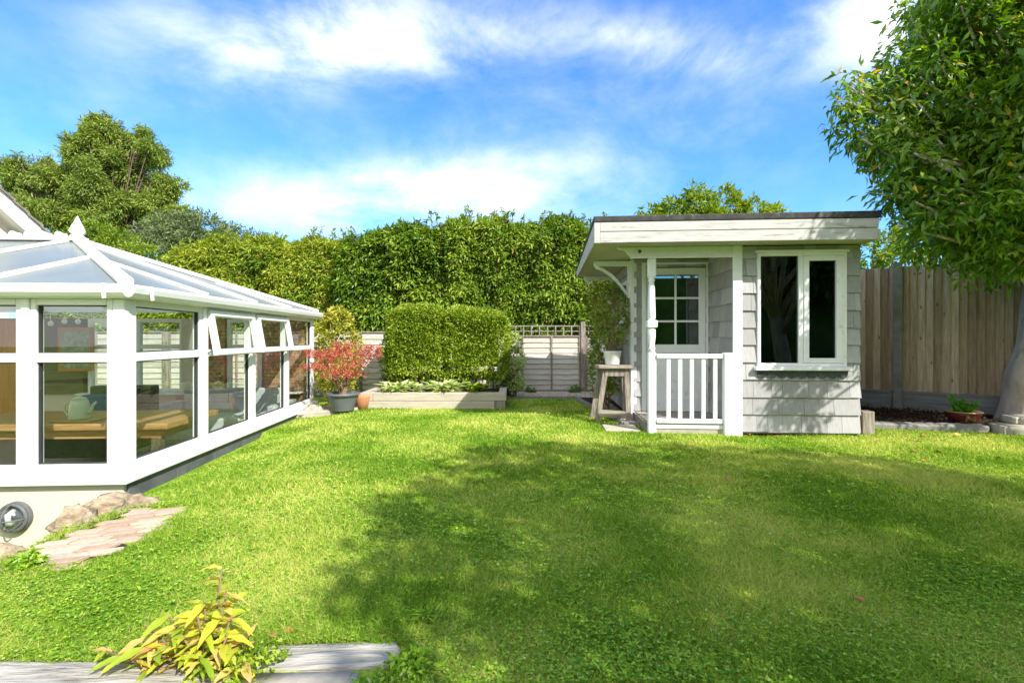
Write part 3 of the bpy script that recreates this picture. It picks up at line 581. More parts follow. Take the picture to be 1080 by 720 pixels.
# local: facing -y
def ring(R,r,y,n=28,k=6):
    vs=[];fs=[]
    for i in range(n):
        a=2*math.pi*i/n
        for j in range(k):
            b=2*math.pi*j/k; rr=R+r*math.cos(b); vs.append((rr*math.cos(a),y+r*math.sin(b),rr*math.sin(a)))
    for i in range(n):
        for j in range(k): fs.append((i*k+j,((i+1)%n)*k+j,((i+1)%n)*k+(j+1)%k,i*k+(j+1)%k))
    return vs,fs
def disc(R0,y0,R1,y1,n=28):
    vs=[(R0*math.cos(2*math.pi*i/n),y0,R0*math.sin(2*math.pi*i/n)) for i in range(n)]+[(R1*math.cos(2*math.pi*i/n),y1,R1*math.sin(2*math.pi*i/n)) for i in range(n)]
    return vs,[tuple(range(n)),tuple(range(n,2*n))[::-1]]+[(i,(i+1)%n,(i+1)%n+n,i+n) for i in range(n)]
m=MB(); m.add(*disc(.115,0,.115,-.035)); m.build('base','steel',bl,bevel=.004)
m=MB(); m.add(*ring(.098,.014,-.045)); m.build('rim','steel',bl,smooth=True)
prof=[(.088*math.cos(a),.075*math.sin(a)) for a in [k*math.pi/2/7 for k in range(8)]]
vs=[];fs=[];n=24
for r,d in prof:
    for k in range(n): a=2*math.pi*k/n; vs.append((max(r,.001)*math.cos(a),-.045-d,max(r,.001)*math.sin(a)))
for i in range(7):
    for k in range(n): fs.append((i*n+k,i*n+(k+1)%n,(i+1)*n+(k+1)%n,(i+1)*n+k))
MB().add(vs,fs).build('lens','lampglass',bl,smooth=True)
m=MB(); m.tube([(0,-.02,-.05),(0,-.075,-.03),(0,-.08,.03),(0,-.03,.05)],.02,8); m.build('bulb','whitepot',bl,smooth=True)
m=MB()
for ang in (0,math.pi/2):
    pts=[(.1*math.cos(t)*math.cos(ang),-.05-.085*math.sin(t),.1*math.cos(t)*math.sin(ang)) for t in [math.pi*k/12 for k in range(13)]]; m.tube(pts,.005,6)
m.build('cage','steel',bl,smooth=True)

# ------------------------------------------------------------------ summer house
sh = empty('summer_house', (SX, SY, 0), SR)
tag(sh,'grey shingled summer house with white porch, balustrade and flat felt roof','summer house')
W2 = 2.32; PW = .98; PD = .87; SDP = 2.95; EZ = 2.13
def shingles(mb, u0, u1, z0, z1, place, pitch=.195, holes=()):
    """rows of overlapping tapered shingles on a wall; place(u, z, d) -> local point, d outwards"""
    z = z0; row = 0
    while z < z1-.02:
        zt = min(z+pitch, z1); u = u0 - random.random()*.12*(row%2)
        while u < u1-.004:
            w = random.choice([.12,.16,.2,.24,.28]) ; a, b = max(u,u0), min(u+w,u1)
            if u1-b < .05: b = u1
            u = b if b==u1 else u+w
            if b-a < .015: continue
            g = .0016; segs = [(a+g,b-g,z,zt)]
            for (h0,h1,k0,k1) in holes:
                out=[]
                for (p,q,r,t) in segs:
                    if q<=h0 or p>=h1 or t<=k0+.001 or r>=k1-.001: out.append((p,q,r,t)); continue
                    if p<h0: out.append((p,h0,r,t))
                    if q>h1: out.append((h1,q,r,t))
                    p2,q2=max(p,h0),min(q,h1)
                    if r<k0: out.append((p2,q2,r,k0))
                    if t>k1: out.append((p2,q2,k1,t))
                segs=out
            dz=random.uniform(-.004,.004); tk=.018+random.uniform(-.003,.004)
            for (p,q,r,t) in segs:
                if q-p<.008 or t-r<.008: continue
                db = .004+tk*(1-(r-z)/pitch); dt=.004+tk*(1-(t-z)/pitch)*.9
                lo = r+(dz if r==z else 0)
                vs=[place(p,lo,0),place(q,lo,0),place(q,t,0),place(p,t,0),place(p,lo,db),place(q,lo,db),place(q,t,dt),place(p,t,dt)]
                mb.add(vs,[(3,2,1,0),(4,5,6,7),(0,1,5,4),(1,2,6,5),(2,3,7,6),(3,0,4,7)])
        z += pitch; row += 1
WIN=(1.21,2.17,.78,2.05)  # u0,u1,z0,z1 window opening (outer frame)
mb=MB(); fy=0.0
shingles(mb, PW+.07, W2, .04, EZ, lambda u,z,d:(u,fy-d,z), holes=[WIN])
hole=WIN
# backing
for (a,b,c,d) in ((PW+.0,WIN[0]+.02,.02,EZ),(WIN[1]-.02,W2,.02,EZ),(WIN[0]+.02,WIN[1]-.02,.02,WIN[2]+.02),(WIN[0]+.02,WIN[1]-.02,WIN[3]-.02,EZ)): mb.box(a,b,.001,.05,c,d)
mb.build('wall','shingle',sh)
mb=MB(); shingles(mb, .0, SDP, .04, EZ, lambda u,z,d:(W2+.001+d,u,z)); mb.box(W2-.05,W2-.001,.052,SDP,.02,EZ); mb.build('wall','shingle',sh)
# left outer wall with small window
LW=(1.16,1.72,1.34,1.90)
mb=MB(); shingles(mb, PD+.086, SDP, .04, EZ, lambda u,z,d:(.0-d,u,z), holes=[LW])
for (a,b,c,d) in ((PD+.05,LW[0]+.01,.02,EZ),(LW[1]-.01,SDP,.02,EZ),(LW[0]+.01,LW[1]-.01,.02,LW[2]),(LW[0]+.01,LW[1]-.01,LW[3],EZ)): mb.box(.001,.04,a,b,c,d)
mb.build('wall','shingle',sh)
# porch side wall (faces left) and porch back wall with the door opening
DO=(.16,.93,.13,2.03)
mb=MB(); shingles(mb, .03, PD, .13, EZ, lambda u,z,d:(PW-.001-d,u,z)); mb.box(PW,PW+.05,.052,PD,.02,EZ); mb.build('wall','shingle',sh)
mb=MB(); shingles(mb, .0, PW, .13, EZ, lambda u,z,d:(u,PD-d,z), holes=[DO])
mb.box(0.0,DO[0],PD+.001,PD+.05,.02,EZ); mb.box(DO[1],PW+.05,PD+.001,PD+.05,.02,EZ); mb.box(DO[0],DO[1],PD+.001,PD+.05,DO[3],EZ); mb.build('wall','shingle',sh)
mb=MB(); mb.box(.04,W2-.05,SDP-.05,SDP,.02,EZ); mb.build('wall','shingle',sh)
mb=MB(); mb.box(.05,W2-.06,PD+.08,SDP-.06,.10,.13); mb.box(PW+.06,W2-.06,.06,PD+.079,.10,.13)
mb.box(W2-.07,W2-.052,.06,SDP-.06,.13,EZ-.01); mb.box(.06,W2-.08,SDP-.08,SDP-.052,.13,EZ-.01); mb.build('interior_lining','dark',sh)
mb=MB(); y=.0
while y<PD-.02: mb.box(.02,PW-.02,y+.004,min(y+.10,PD)-.004,.09,.125); y+=.104
mb.build('porch_floor','deckwood',sh,bevel=.003)
mb=MB(); mb.box(-.012,.018,.06,PD+.03,.0,.115); mb.build('side_board','greywood',sh,bevel=.004)
mb=MB(); mb.box(.065,PW-.12,.012,.045,.0,.06); mb.build('skirting_board','palestone',sh,bevel=.004)
# roof: deck + felt with fascia
u0,u1,v0,v1=-.62,2.30,-.33,2.72
def zt(v): return 2.40-.12*(v-v0)/(v1-v0)
mb=MB(); mb.add([(u0,v0,EZ+.012),(u1,v0,EZ+.012),(u1,v1,EZ+.012),(u0,v1,EZ+.012),(u0,v0,EZ+.035),(u1,v0,EZ+.035),(u1,v1,EZ+.035),(u0,v1,EZ+.035)],[(3,2,1,0),(4,5,6,7),(0,1,5,4),(1,2,6,5),(2,3,7,6),(3,0,4,7)]); mb.build('soffit','soffit',sh)
mb=MB(); e=.028; mb.add([(u0-e,v0-e,zt(v0)-.052),(u1+e,v0-e,zt(v0)-.048),(u1+e,v1+e,zt(v1)-.04),(u0-e,v1+e,zt(v1)-.04),(u0-e,v0-e,zt(v0)+.016),(u1+e,v0-e,zt(v0)+.026),(u1+e,v1+e,zt(v1)+.01),(u0-e,v1+e,zt(v1))],[(3,2,1,0),(4,5,6,7),(0,1,5,4),(1,2,6,5),(2,3,7,6),(3,0,4,7)]); mb.build('roof','felt',sh,bevel=.012)
mid=EZ+.118
mb=MB(); mb.box(u0+.045,u1-.001,v0-.016,v0+.008,EZ-.002,mid-.002); mb.box(u0+.045,u1-.001,v0-.022,v0+.008,mid+.002,zt(v0)-.054); mb.build('fascia','fasciapaint',sh,bevel=.003)
mb=MB(); mb.box(u0-.02,u0+.043,v0-.026,v0+.008,EZ-.006,zt(v0)-.056); mb.build('fascia','fasciapaint',sh,bevel=.003)
mb=MB(); mb.add([(u0-.018,v0+.009,EZ-.004),(u0,v0+.009,EZ-.004),(u0,v1,EZ-.004),(u0-.018,v1,EZ-.004),(u0-.018,v0+.009,zt(v0)-.036),(u0,v0+.009,zt(v0)-.036),(u0,v1,zt(v1)-.041),(u0-.018,v1,zt(v1)-.041)],[(3,2,1,0),(4,5,6,7),(0,1,5,4),(1,2,6,5),(2,3,7,6),(3,0,4,7)]); mb.build('fascia','fasciapaint',sh,bevel=.003)
mb=MB(); mb.box(u1+.001,u1+.02,v0-.016,v1,EZ-.004,zt(v1)-.045); mb.build('fascia','fasciapaint',sh,bevel=.003)
# porch header with scrolled end and quatrefoil
mb=MB(); zz0,zz1=EZ-.118,EZ+.008; prof=[(PW+.02,zz0+.0),(PW+.02,zz1),(-.345,zz1),(-.33,zz1-.02),(-.27,zz1-.03),(-.235,zz1-.055),(-.225,zz1-.085),(-.20,zz1-.10),(-.185,zz0-.004),(-.16,zz0-.006),(-.155,zz0)]
mb.slab([(u,-.012,z) for u,z in prof],(0,1,0),.04); mb.box(-.16,PW+.02,-.022,-.0125,zz0-.004,zz0+.022); hdr=mb.build('porch_header','paint',sh,bevel=.003)
mb=MB()
for (a,b) in ((0,.013),(0,-.013),(.013,0),(-.013,0)):
    mb.add([(x-.09+a, y, z+zz1-.05+b) for (x,y,z) in [(.010*math.cos(t),q,.010*math.sin(t)) for q in (-.0145,-.011) for t in [k*math.pi/6 for k in range(12)]]],[tuple(range(12)),tuple(range(12,24))[::-1]]+[(i,(i+1)%12,(i+1)%12+12,i+12) for i in range(12)])
mb.build('quatrefoil_dark_discs','dark',hdr)  # raised dark discs stand in for the shade inside the quatrefoil hole
# turned porch post
post=empty('porch_post',(.055,.04,0)); post.parent=sh
for (bb,bz0,bz1) in ((.045,0,.93),(.045,1.80,2.01),(.058,1.215,1.30)):
    mb=MB(); mb.box(-bb,bb,-bb,bb,bz0,bz1); mb.build('square_block','paint',post,bevel=.012)
mb=MB(); mb.lathe([(.043,.93),(.030,.95),(.043,.965),(.040,.985),(.032,1.0),(.044,1.10),(.046,1.19),(.036,1.205),(.040,1.216)],16); mb.lathe([(.040,1.299),(.036,1.31),(.046,1.325),(.044,1.42),(.036,1.68),(.030,1.745),(.042,1.76),(.030,1.775),(.043,1.79),(.043,1.801)],16); mb.build('turned_shaft','paint',post,smooth=True)
mb=MB(); mb.box(PW-.035,PW+.068,-.028,-.002,.0,EZ+.01); mb.build('corner_board','paint',sh,bevel=.004)
mb=MB(); mb.box(PW-.135,PW+.06,-.05,-.03,-.01,.93); mb.box(PW-.135,PW-.11,-.029,.04,-.01,.93); mb.build('newel_post','paint',sh,bevel=.006)
bal=empty('balustrade'); bal.parent=sh
mb=MB(); mb.box(.10,PW-.136,-.028,.028,.865,.915); mb.build('handrail','paint',bal,bevel=.008)
mb=MB(); mb.box(.10,PW-.136,-.022,.022,.125,.175); mb.box(.10,PW-.136,.0,.02,.06,.11); mb.build('bottom_rail','paint',bal,bevel=.006)
for k in range(5):
    u=.235+.130*k; mb=MB(); mb.box(u-.022,u+.022,-.014,.014,.175,.865); mb.build('baluster','paint',bal,bevel=.006)
# corner boards at the recess and frame board
mb=MB(); mb.box(-.03,.035,PD-.015,PD+.02,.0,EZ); mb.box(-.042,-.030,PD-.015,PD+.085,.0,EZ); mb.build('corner_board','paint',sh,bevel=.004)
mb=MB(); mb.box(DO[0]-.055,DO[0]-.004,PD-.026,PD+.02,.125,2.06); mb.box(DO[1]+.004,DO[1]+.03,PD-.026,PD+.02,.125,2.06); mb.box(DO[0]-.055,DO[1]+.03,PD-.034,PD+.02,2.062,2.09); mb.build('door_frame','paint',sh,bevel=.004)
dr=empty('door'); dr.parent=sh
a,b,c,d=DO; y0,y1=PD-.004,PD+.036
mb=MB(); st=.085; mb.box(a,a+st,y0,y1,c,d-.01); mb.box(b-st,b,y0,y1,c,d-.01); mb.box(a+st,b-st,y0,y1,d-.10,d-.01); mb.box(a+st,b-st,y0,y1,.90,1.01); mb.box(a+st,b-st,y0,y1,c,.30); mb.box(a+st,b-st,y0+.014,y1-.01,.30,.90)
mb.build('door_leaf','paint',dr,bevel=.005)
gm=MB(); cx=(a+b)/2; zs=[1.01,1.316,1.622,d-.10]
gm.box(cx-.013,cx+.013,y0+.003,y1-.006,1.01,d-.10)
for z in zs[1:3]: gm.box(a+st,cx-.0135,y0+.003,y1-.006,z-.013,z+.013); gm.box(cx+.0135,b-st,y0+.003,y1-.006,z-.013,z+.013)
gm.build('glazing_bars','paint',dr,bevel=.003)
for i in range(3):
    for (p,q) in ((a+st,cx-.0135),(cx+.0135,b-st)):
        g=MB(); g.box(p,q,y0+.016,y0+.019,zs[i]+(.0135 if i else 0),zs[i+1]-(.0135 if i<2 else 0)); g.build('pane','doorglass',dr)
h=MB(); h.tube([(a+.04,y0-.001,.98),(a+.04,y0-.04,.98)],.008,8); h.lathe([(.004,0),(.02,.006),(.022,.02),(.01,.034)],12,(a+.04,y0-.045,.965)); h.build('handle','steel',dr,smooth=True)
# front window
wn=empty('window'); wn.parent=sh; a,b,c,d=WIN
mb=MB(); t=.035
mb.box(a,a+t,-.035,.03,c,d); mb.box(b-t,b,-.035,.03,c,d); mb.box(a+t,b-t,-.035,.03,d-t,d); mb.box(a+t,b-t,-.035,.03,c,c+t); mx_=a+.46; mb.box(mx_-.012,mx_+.038,-.03,.03,c+t,d-t); mb.box(a-.02,b+.02,-.05,-.01,d+.001,d+.03)
mb.build('frame','paint',wn,bevel=.004)
mb=MB(); k0,k1,z0,z1=mx_+.040,b-t-.002,c+t+.002,d-t-.002; q=.055
mb.box(k0,k0+q,-.042,.01,z0,z1); mb.box(k1-q-.02,k1,-.042,.01,z0,z1); mb.box(k0+q,k1-q-.02,-.042,.01,z0,z0+q); mb.box(k0+q,k1-q-.02,-.042,.01,z1-q,z1); cs=mb.build('casement','paint',wn,bevel=.005)
g=MB(); g.box(k0+q,k1-q-.02,-.012,-.009,z0+q,z1-q); g.build('pane','darkglass',wn)
g=MB(); g.box(a+t,mx_-.012,-.006,-.003,c+t,d-t); g.build('pane','darkglass',wn)
h=MB(); h.bar((k1-.035,-.05,1.25),(k1-.035,-.05,1.37),.012); h.build('handle','paint',wn)
mb=MB(); mb.box(a-.035,b+.035,-.085,-.001,c-.045,c-.003); mb.build('sill','paint',wn,bevel=.006)
mb=MB(); n_=9; wsc=(b-a+.02)/n_; pts=[(a-.01,c-.048)]
for i in range(n_):
    for k in range(9):
        tt=math.pi*k/8; pts.append((a-.01+wsc*(i+.5)-math.cos(tt)*wsc*.48, c-.085-.048*math.sin(tt)))
pts.append((b+.01,c-.048)); mb.slab([(u,-.040,z) for u,z in pts],(0,1,0),.006); mb.build('lead_apron','lead',wn)
# side window
w2=empty('window'); w2.parent=sh; a,b,c,d=LW
mb=MB()
for (p,q,r,s_) in ((a,a+.05,c,d),(b-.05,b,c,d),(a+.05,b-.05,c,c+.05),(a+.05,b-.05,d-.05,d)): mb.box(-.045,.03,p,q,r,s_)
mb.build('frame','paint',w2,bevel=.004); mb=MB(); mb.box(-.10,-.03,a-.04,b+.04,c-.035,c-.002); mb.build('sill','paint',w2,bevel=.004)
g=MB(); g.box(-.02,-.017,a+.05,b-.05,c+.05,d-.05); g.build('pane','darkglass',w2)
mb=MB(); pts=[(a,c-.037)]
for i in range(5):
    for k in range(7):
        tt=math.pi*k/6; pts.append((a+.112*(i+.5)-math.cos(tt)*.052,c-.07-.04*math.sin(tt)))
pts.append((b,c-.037)); mb.slab([(-.034,u,z) for u,z in pts],(1,0,0),.006); mb.build('lead_apron','lead',w2)
# eaves brackets on left wall
for v in (PD+.05, 2.55):
    mb=MB(); mb.box(-.52,-.035,v-.022,v+.022,EZ-.075,EZ-.008)
    mb.box(-.075,-.035,v-.022,v+.022,EZ-.50,EZ-.076)
    pts=[(-.50,v,EZ-.08),(-.40,v,EZ-.12),(-.27,v,EZ-.21),(-.16,v,EZ-.34),(-.08,v,EZ-.46)]
    for i in range(4): mb.bar(pts[i],pts[i+1],.036,.05,up=(0,1,0))
    mb.build('eaves_bracket','paint',sh,bevel=.003)

# ------------------------------------------------------------------ bench, pot and climber by the summer house
bw = empty('potting_bench',(1.36,6.42,0),SR); tag(bw,'rustic weathered wooden bench stand with splayed legs beside the summer house','bench')
mb=MB(); mb.box(-.26,.20,-.21,-.01,.70,.745); mb.box(-.25,.20,.0,.17,.70,.74); mb.build('top','benchtop',bw,bevel=.008)
for (x0,y0,x1,y1) in ((-.20,-.15,-.13,-.13),(.14,-.17,.13,-.14),(-.24,.14,-.17,.11),(.15,.14,.13,.11)):
    mb=MB(); mb.bar((x0+(-.04 if x0<0 else .02),y0,.0),(x1,y1,.70),.065,.055); mb.build('leg','greywood',bw,bevel=.006)
mb=MB(); mb.bar((-.22,-.15,.12),(.15,-.16,.10),.05,.09); mb.build('stretcher','benchtop',bw,bevel=.004)
mb=MB(); mb.bar((-.15,-.15,.64),(.14,-.15,.64),.03,.08); mb.build('apron','greywood',bw,bevel=.004)
wp = empty('planted_pot',(1.32,6.36,.747)); tag(wp,'white enamel pot of reddish climbing foliage standing on the bench','potted plant')
mb=MB(); mb.lathe([(.085,0),(.09,.01),(.115,.16),(.122,.165),(.122,.178),(.108,.178),(.10,.15),(.02,.14)],24); mb.build('pot','whitepot',wp,smooth=True)
mb=MB()
for k in range(9):
    a=k*.7; x,y=.05*math.cos(a),.05*math.sin(a); pts=[(x,y,.14)]
    for j in range(6): x+=random.uniform(-.03,.045); y+=random.uniform(-.01,.05); pts.append((x,y,.14+(j+1)*.14))
    mb.tube(pts,[.006]*4+[.004]*3,5)
mb.build('stems','stem',wp)
C=[];O=[]
for k in range(210):
    t=random.random()**.8; rr=.06+.15*math.sin(math.pi*min(1,t*.9+.12)); a=random.random()*6.28
    C.append((rr*math.cos(a)-.02+.06*t, rr*math.sin(a)+.22*t, .24+t*.82)); O.append((math.cos(a),math.sin(a)-.3,.3))
foliage('foliage',C,O,9,.05,.05,.02,'climber',wp,down=.15)

# climber behind against wall
ws=empty('wall_shrub',(1.38,7.3,0)); tag(ws,'leafy green shrub growing between the bench and the back fence','shrub')
for _ in range(7): mb=MB(); mb.tube([(.0+random.uniform(-.1,.1),random.uniform(-.1,.1),0),(random.uniform(-.12,.12),.0,.5),(random.uniform(-.2,.2),.05,1.2)],[.014,.01,.006],5); mb.build('stem','stem',ws)
C=[];O=[]
for k in range(420):
    t=random.random(); a=random.random()*6.28; rr=.19*random.uniform(.5,1.1); C.append((rr*math.cos(a)*1.0,rr*math.sin(a)*1.6,.25+1.65*t)); O.append((math.cos(a),math.sin(a),.2))
foliage('foliage',C,O,8,.06,.06,.028,'climber',ws)

mb=MB(); mb.box(-.20,.20,-.20,.18,-.02,.022); st=mb.build('stepping_board','planterwood',None,bevel=.006,loc=(1.31,5.84,0)); st.rotation_euler.z=SR; tag(st,'flat pale timber board set in the grass beside the porch','board')

# gravel strip, edging
mb=MB(); mb.add([(-.15,8.74,.012),(1.15,8.74,.012),(2.4,8.9,.012),(2.4,9.7,.012),(-.15,9.7,.012)],[(0,1,2,3,4)]); g=mb.build('gravel_base','gravelbase'); tag(g,kind='structure'); g.name='gravel_path'
n=5200; px=rng.random(n)*2.4-.15; py=8.76+rng.random(n)*.9
n2=900; qx=rng.random(n2)*.22+1.40; qy=6.1+rng.random(n2)*2.3; px=np.concatenate([px,qx]); py=np.concatenate([py,qy]); n+=n2
bvs=np.array([(1,0,0),(-1,0,0),(0,1,0),(0,-1,0),(0,0,1),(0,0,-1)],float); bfs=np.array([[0,2,4],[2,1,4],[1,3,4],[3,0,4],[2,0,5],[1,2,5],[3,1,5],[0,3,5]])
s_=(.010+.012*rng.random((n,1,1)))*(1+.4*rng.random((n,6,3))); V=bvs[None]*s_*np.array([1,1,.7]); V[:,:,0]+=px[:,None]; V[:,:,1]+=py[:,None]; V[:,:,2]+=.018
tag(npmesh('gravel',V.reshape(-1,3),(bfs[None]+(np.arange(n)*6)[:,None,None]).reshape(-1,3),'pebble',smooth=True),'beige gravel strip in front of the pale back fence','gravel',kind='stuff')
mb=MB(); mb.add([(1.36,6.03,.010),(2.0,6.03,.010),(2.0,8.9,.010),(1.10,8.9,.010)],[(0,1,2,3)]); g=mb.build('soil_strip','soil'); tag(g,kind='structure')
mb=MB(); mb.box(-.14,1.13,8.70,8.745,-.05,.045); e1=mb.build('lawn_edging','concrete',None,bevel=.006); tag(e1,'thin grey edging strip between the lawn and the gravel','edging')
mb=MB(); mb.bar((1.13,8.72,.0),(1.40,6.06,.0),.055,.11); mb.bar((1.40,6.06,.0),(1.60,6.04,.0),.055,.10); e2=mb.build('lawn_edging','concrete',None,bevel=.006); tag(e2,'grey edging strip running from the gravel to the summer house bench','edging')

# ------------------------------------------------------------------ back fence
bf = empty('back_fence',(0,9.68,0)); tag(bf,'pale weathered lap panel fence with trellis along the back of the garden','fence')
def lappanel(x0,x1,z0,z1,bat):
    mb=MB(); z=z0; n=int((z1-z0)/.105); p=(z1-z0)/n
    for i in range(n):
        zb=z0+i*p; w1=random.uniform(-.004,.004)
        mb.add([(x0,-.018,zb-.012+w1),(x1,-.018,zb-.012-w1),(x1,-.002,zb+p),(x0,-.002,zb+p),(x0,-.006,zb-.012),(x1,-.006,zb-.012),(x1,.018,zb+p),(x0,.018,zb+p)],[(0,1,2,3),(7,6,5,4),(0,4,5,1),(1,5,6,2),(2,6,7,3),(3,7,4,0)])
    pn=mb.build('panel','palefence',bf)
    m=MB(); m.box(x0,x1,-.03,.03,z1-.004,z1+.025); 
    for k in range(bat): xx=x0+(x1-x0)*(k+.0)/(bat-1)*1.0; xx=min(max(xx,x0+.02),x1-.02); m.box(xx-.018,xx+.018,-.036,-.0185,z0,z1-.005)
    m.build('batten','greywood',pn,bevel=.003)
    return pn
posts=[-5.0,-3.1,-1.22,.18+.0,1.43-.0,3.3]
posts=[-8.8,-6.9,-5.0,-3.08,-1.0,1.42,3.3]
for x in posts:
    m=MB(); m.box(x-.05,x+.05,-.06,.04,-.1,1.42 if x>0 else 1.22); m.build('post','greywood',bf,bevel=.006)
for i in range(len(posts)-1):
    a,b=posts[i]+.05,posts[i+1]-.05; zt_=1.12 if i>=4 else 1.20
    lappanel(a,b,.07,zt_,5)
    m=MB(); m.box(a,b,-.012,.02,-.05,.055); m.build('gravel_board','gravelboard',bf)
    if i>=4:
        m=MB(); m.box(a,b,-.012,.012,zt_+.20,zt_+.225); m.box(a,b,-.012,.012,zt_+.10,zt_+.12); xx=a+.06
        while xx<b: m.box(xx-.012,xx+.012,-.028,-.0125,zt_+.026,zt_+.225); xx+=.16
        m.build('trellis','greywood',bf)

# ------------------------------------------------------------------ right fence (featheredge boards)
A0=Vector((3.65,8.55,0)); A1=Vector((5.62,7.05,0)); A2=Vector((8.3,5.1,0))
rf=empty('side_fence',A0,math.atan2(A1.y-A0.y,A1.x-A0.x)); tag(rf,'tall brown vertical board fence on the right side of the garden','fence')
def featherpanel(x0,x1,z0,z1,ny):
    mb=MB(); x=x0
    while x<x1-.01:
        w=.088; dz=random.uniform(-.008,.008); b=min(x+w,x1)
        mb.add([(x,-.012,z0+dz*.3),(b+.008,-.046,z0+dz*.3),(b+.008,-.024,z0),(x,-.004,z0),(x,-.012,z1+dz),(b+.008,-.046,z1+dz),(b+.008,-.024,z1+dz),(x,-.004,z1+dz)],[(3,2,1,0),(4,5,6,7),(0,1,5,4),(1,2,6,5),(2,3,7,6),(3,0,4,7)])
        x=b
    p=mb.build('panel','fencewood',rf)
    m=MB(); [m.box(x0,x1,.0,.06,z,z+.06) for z in (z0+.1,z0+.8,z1-.25)]; m.build('rail','fencewood',p)
L1_=(A1-A0).length
fd=math.sqrt((A2-A1).length_squared)
featherpanel(-.02,L1_-.03,.325,2.12,0); featherpanel(L1_+.03,L1_+1.86,.325,2.13,0); featherpanel(L1_+1.92,L1_+3.72,.325,2.13,0)
for x in (0,L1_,L1_+1.89,L1_+3.76): m=MB(); m.box(x-.055,x+.055,-.11,.05,-.1,2.18 if x==L1_ else 2.15); m.build('post','concrete' if x==L1_ else 'greywood',rf,bevel=.008)
for (a,b) in ((.0,L1_-.056),(L1_+.056,L1_+1.833),(L1_+1.947,L1_+3.7)):
    for z in (0.0,.17): m=MB(); m.box(a,b,-.035,.0,z,z+.125); m.box(a,b,-.045,-.0,z+.125,z+.165); m.build('gravel_board','gravelboard',rf,bevel=.004)

# soil bed and edging at right
mb=MB(); q=[(3.9,5.86),(6.0,5.5),(9.0,4.95),(9.0,9.5),(3.9,9.5)]
xs=np.linspace(3.95,9,60); ys=np.linspace(0,1,50); vv=[];ff=[]
for i,x in enumerate(xs):
    yb=np.interp(x,[3.9,6,9],[5.92,5.58,5.05])
    for j,t in enumerate(ys):
        y=yb+t*(8.8-yb); z=.06+.025*mnoise.noise(Vector((x*3,y*3,0)))+.018*mnoise.noise(Vector((x*12,y*12,4))); vv.append((x,y,z))
for i in range(59):
    for j in range(49): ff.append((i*50+j,(i+1)*50+j,(i+1)*50+j+1,i*50+j+1))
g=MB().add(vv,ff).build('soil_bed','soil',smooth=True); tag(g,kind='structure')
n=2600; x=4.0+rng.random(n)*3.6; y=5.75+rng.random(n)*1.6; k=y>np.interp(x,[3.9,6,9],[5.92,5.58,5.05]); x=x[k];y=y[k];n=len(x)
D=norm(rng.normal(size=(n,3))*[1,1,.25]); V,Fc=leafgeo4(np.stack([x,y,.075+.02*rng.random(n)],1),D,np.tile([0,0,1.],(n,1)),.03+.03*rng.random(n),.015+.02*rng.random(n))
M['chips']=island('bark_chips',[(0,(.03,.015,.01)),(.6,(.08,.04,.02)),(1,(.2,.09,.04))],rough=.9,trans=0)
tag(npmesh('bark_chips',V,Fc,'chips'),'dark bark chips and leaf litter over the right hand bed','bark chips',kind='stuff')
kb=MB(); 
def kerb(a,b,h,w,n,jit=.006):
    a=Vector(a);b=Vector(b);d=(b-a).normalized();o=Vector((-d.y,d.x,0)); vs=[];fs=[]
    prof=[(0,-.05),(-.004,h*.75),(.02,h),(w-.02,h+.003),(w,h*.8),(w,-.05)]; kk=len(prof)
    for i in range(n+1):
        p=a+(b-a)*i/n
        for q,z in prof:
            s=jit*mnoise.noise(Vector((i*.37,q*9,z*7))); vs.append(p+o*(q+s)+Vector((0,0,z+s)))
    for i in range(n):
        for j in range(kk-1): fs.append((i*kk+j,(i+1)*kk+j,(i+1)*kk+j+1,i*kk+j+1))
    fs.append(tuple(range(kk))[::-1]); fs.append(tuple(n*kk+j for j in range(kk))); return MB().add(vs,fs)
k1=kerb((4.16,5.80,0),(5.50,5.57,0),.085,.15,40); o=k1.build('bed_kerb','concrete',smooth=False,bevel=.004); tag(o,'long grey concrete kerb in front of the dark soil bed','kerb')
def block(name,loc,size,rz,mat,label,cat,seed,amp=.05,group=None):
    bm=bmesh.new(); bmesh.ops.create_cube(bm,size=1); bmesh.ops.bevel(bm,geom=bm.edges[:],offset=.07,segments=2,affect='EDGES'); bmesh.ops.subdivide_edges(bm,edges=bm.edges[:],cuts=2,use_grid_fill=True)
    for v in bm.verts: v.co += v.co.normalized()*amp*mnoise.noise(v.co*2.6+Vector((seed*3.1,0,seed)))
    vs=[Vector((v.co.x*size[0],v.co.y*size[1],v.co.z*size[2])) for v in bm.verts]; fs=[tuple(v.index for v in f.verts) for f in bm.faces]; bm.free()
    o=MB().add(vs,fs).build(name,mat,None,smooth=True,loc=loc); o.rotation_euler.z=rz; tag(o,label,cat,group); return o
block('stone_block',(5.86,5.50,.03),(.62,.26,.17),-.16,'palestone','lower pale stone block under another at the foot of the tree','stone block',3)
block('stone_block',(6.02,5.56,.155),(.58,.26,.10),-.14,'palestone','upper pale stone block resting on a block at the tree foot','stone block',5)
# timber stump beside house
m=MB(); m.box(-.065,.065,-.06,.06,-.03,.27); o=m.build('timber_post','greywood',None,bevel=.008,loc=(4.02,5.50,0)); o.rotation_euler.z=SR; tag(o,'short thick sawn timber post at the right corner of the summer house','post')
# glazed pot
gp=empty('planted_bowl',tuple(P(1016,441,5.95).xy)+(.06,)); tag(gp,'low brown glazed bowl with ochre rim holding a bright green fern','potted plant')
mb=MB(); mb.lathe([(.12,0),(.135,.01),(.165,.10),(.168,.125)],32); mb.build('bowl','glaze',gp,smooth=True)
mb=MB(); mb.lathe([(.168,.122),(.182,.128),(.182,.142),(.158,.142),(.15,.125),(.02,.12)],32); mb.build('rim','glazerim',gp,smooth=True)
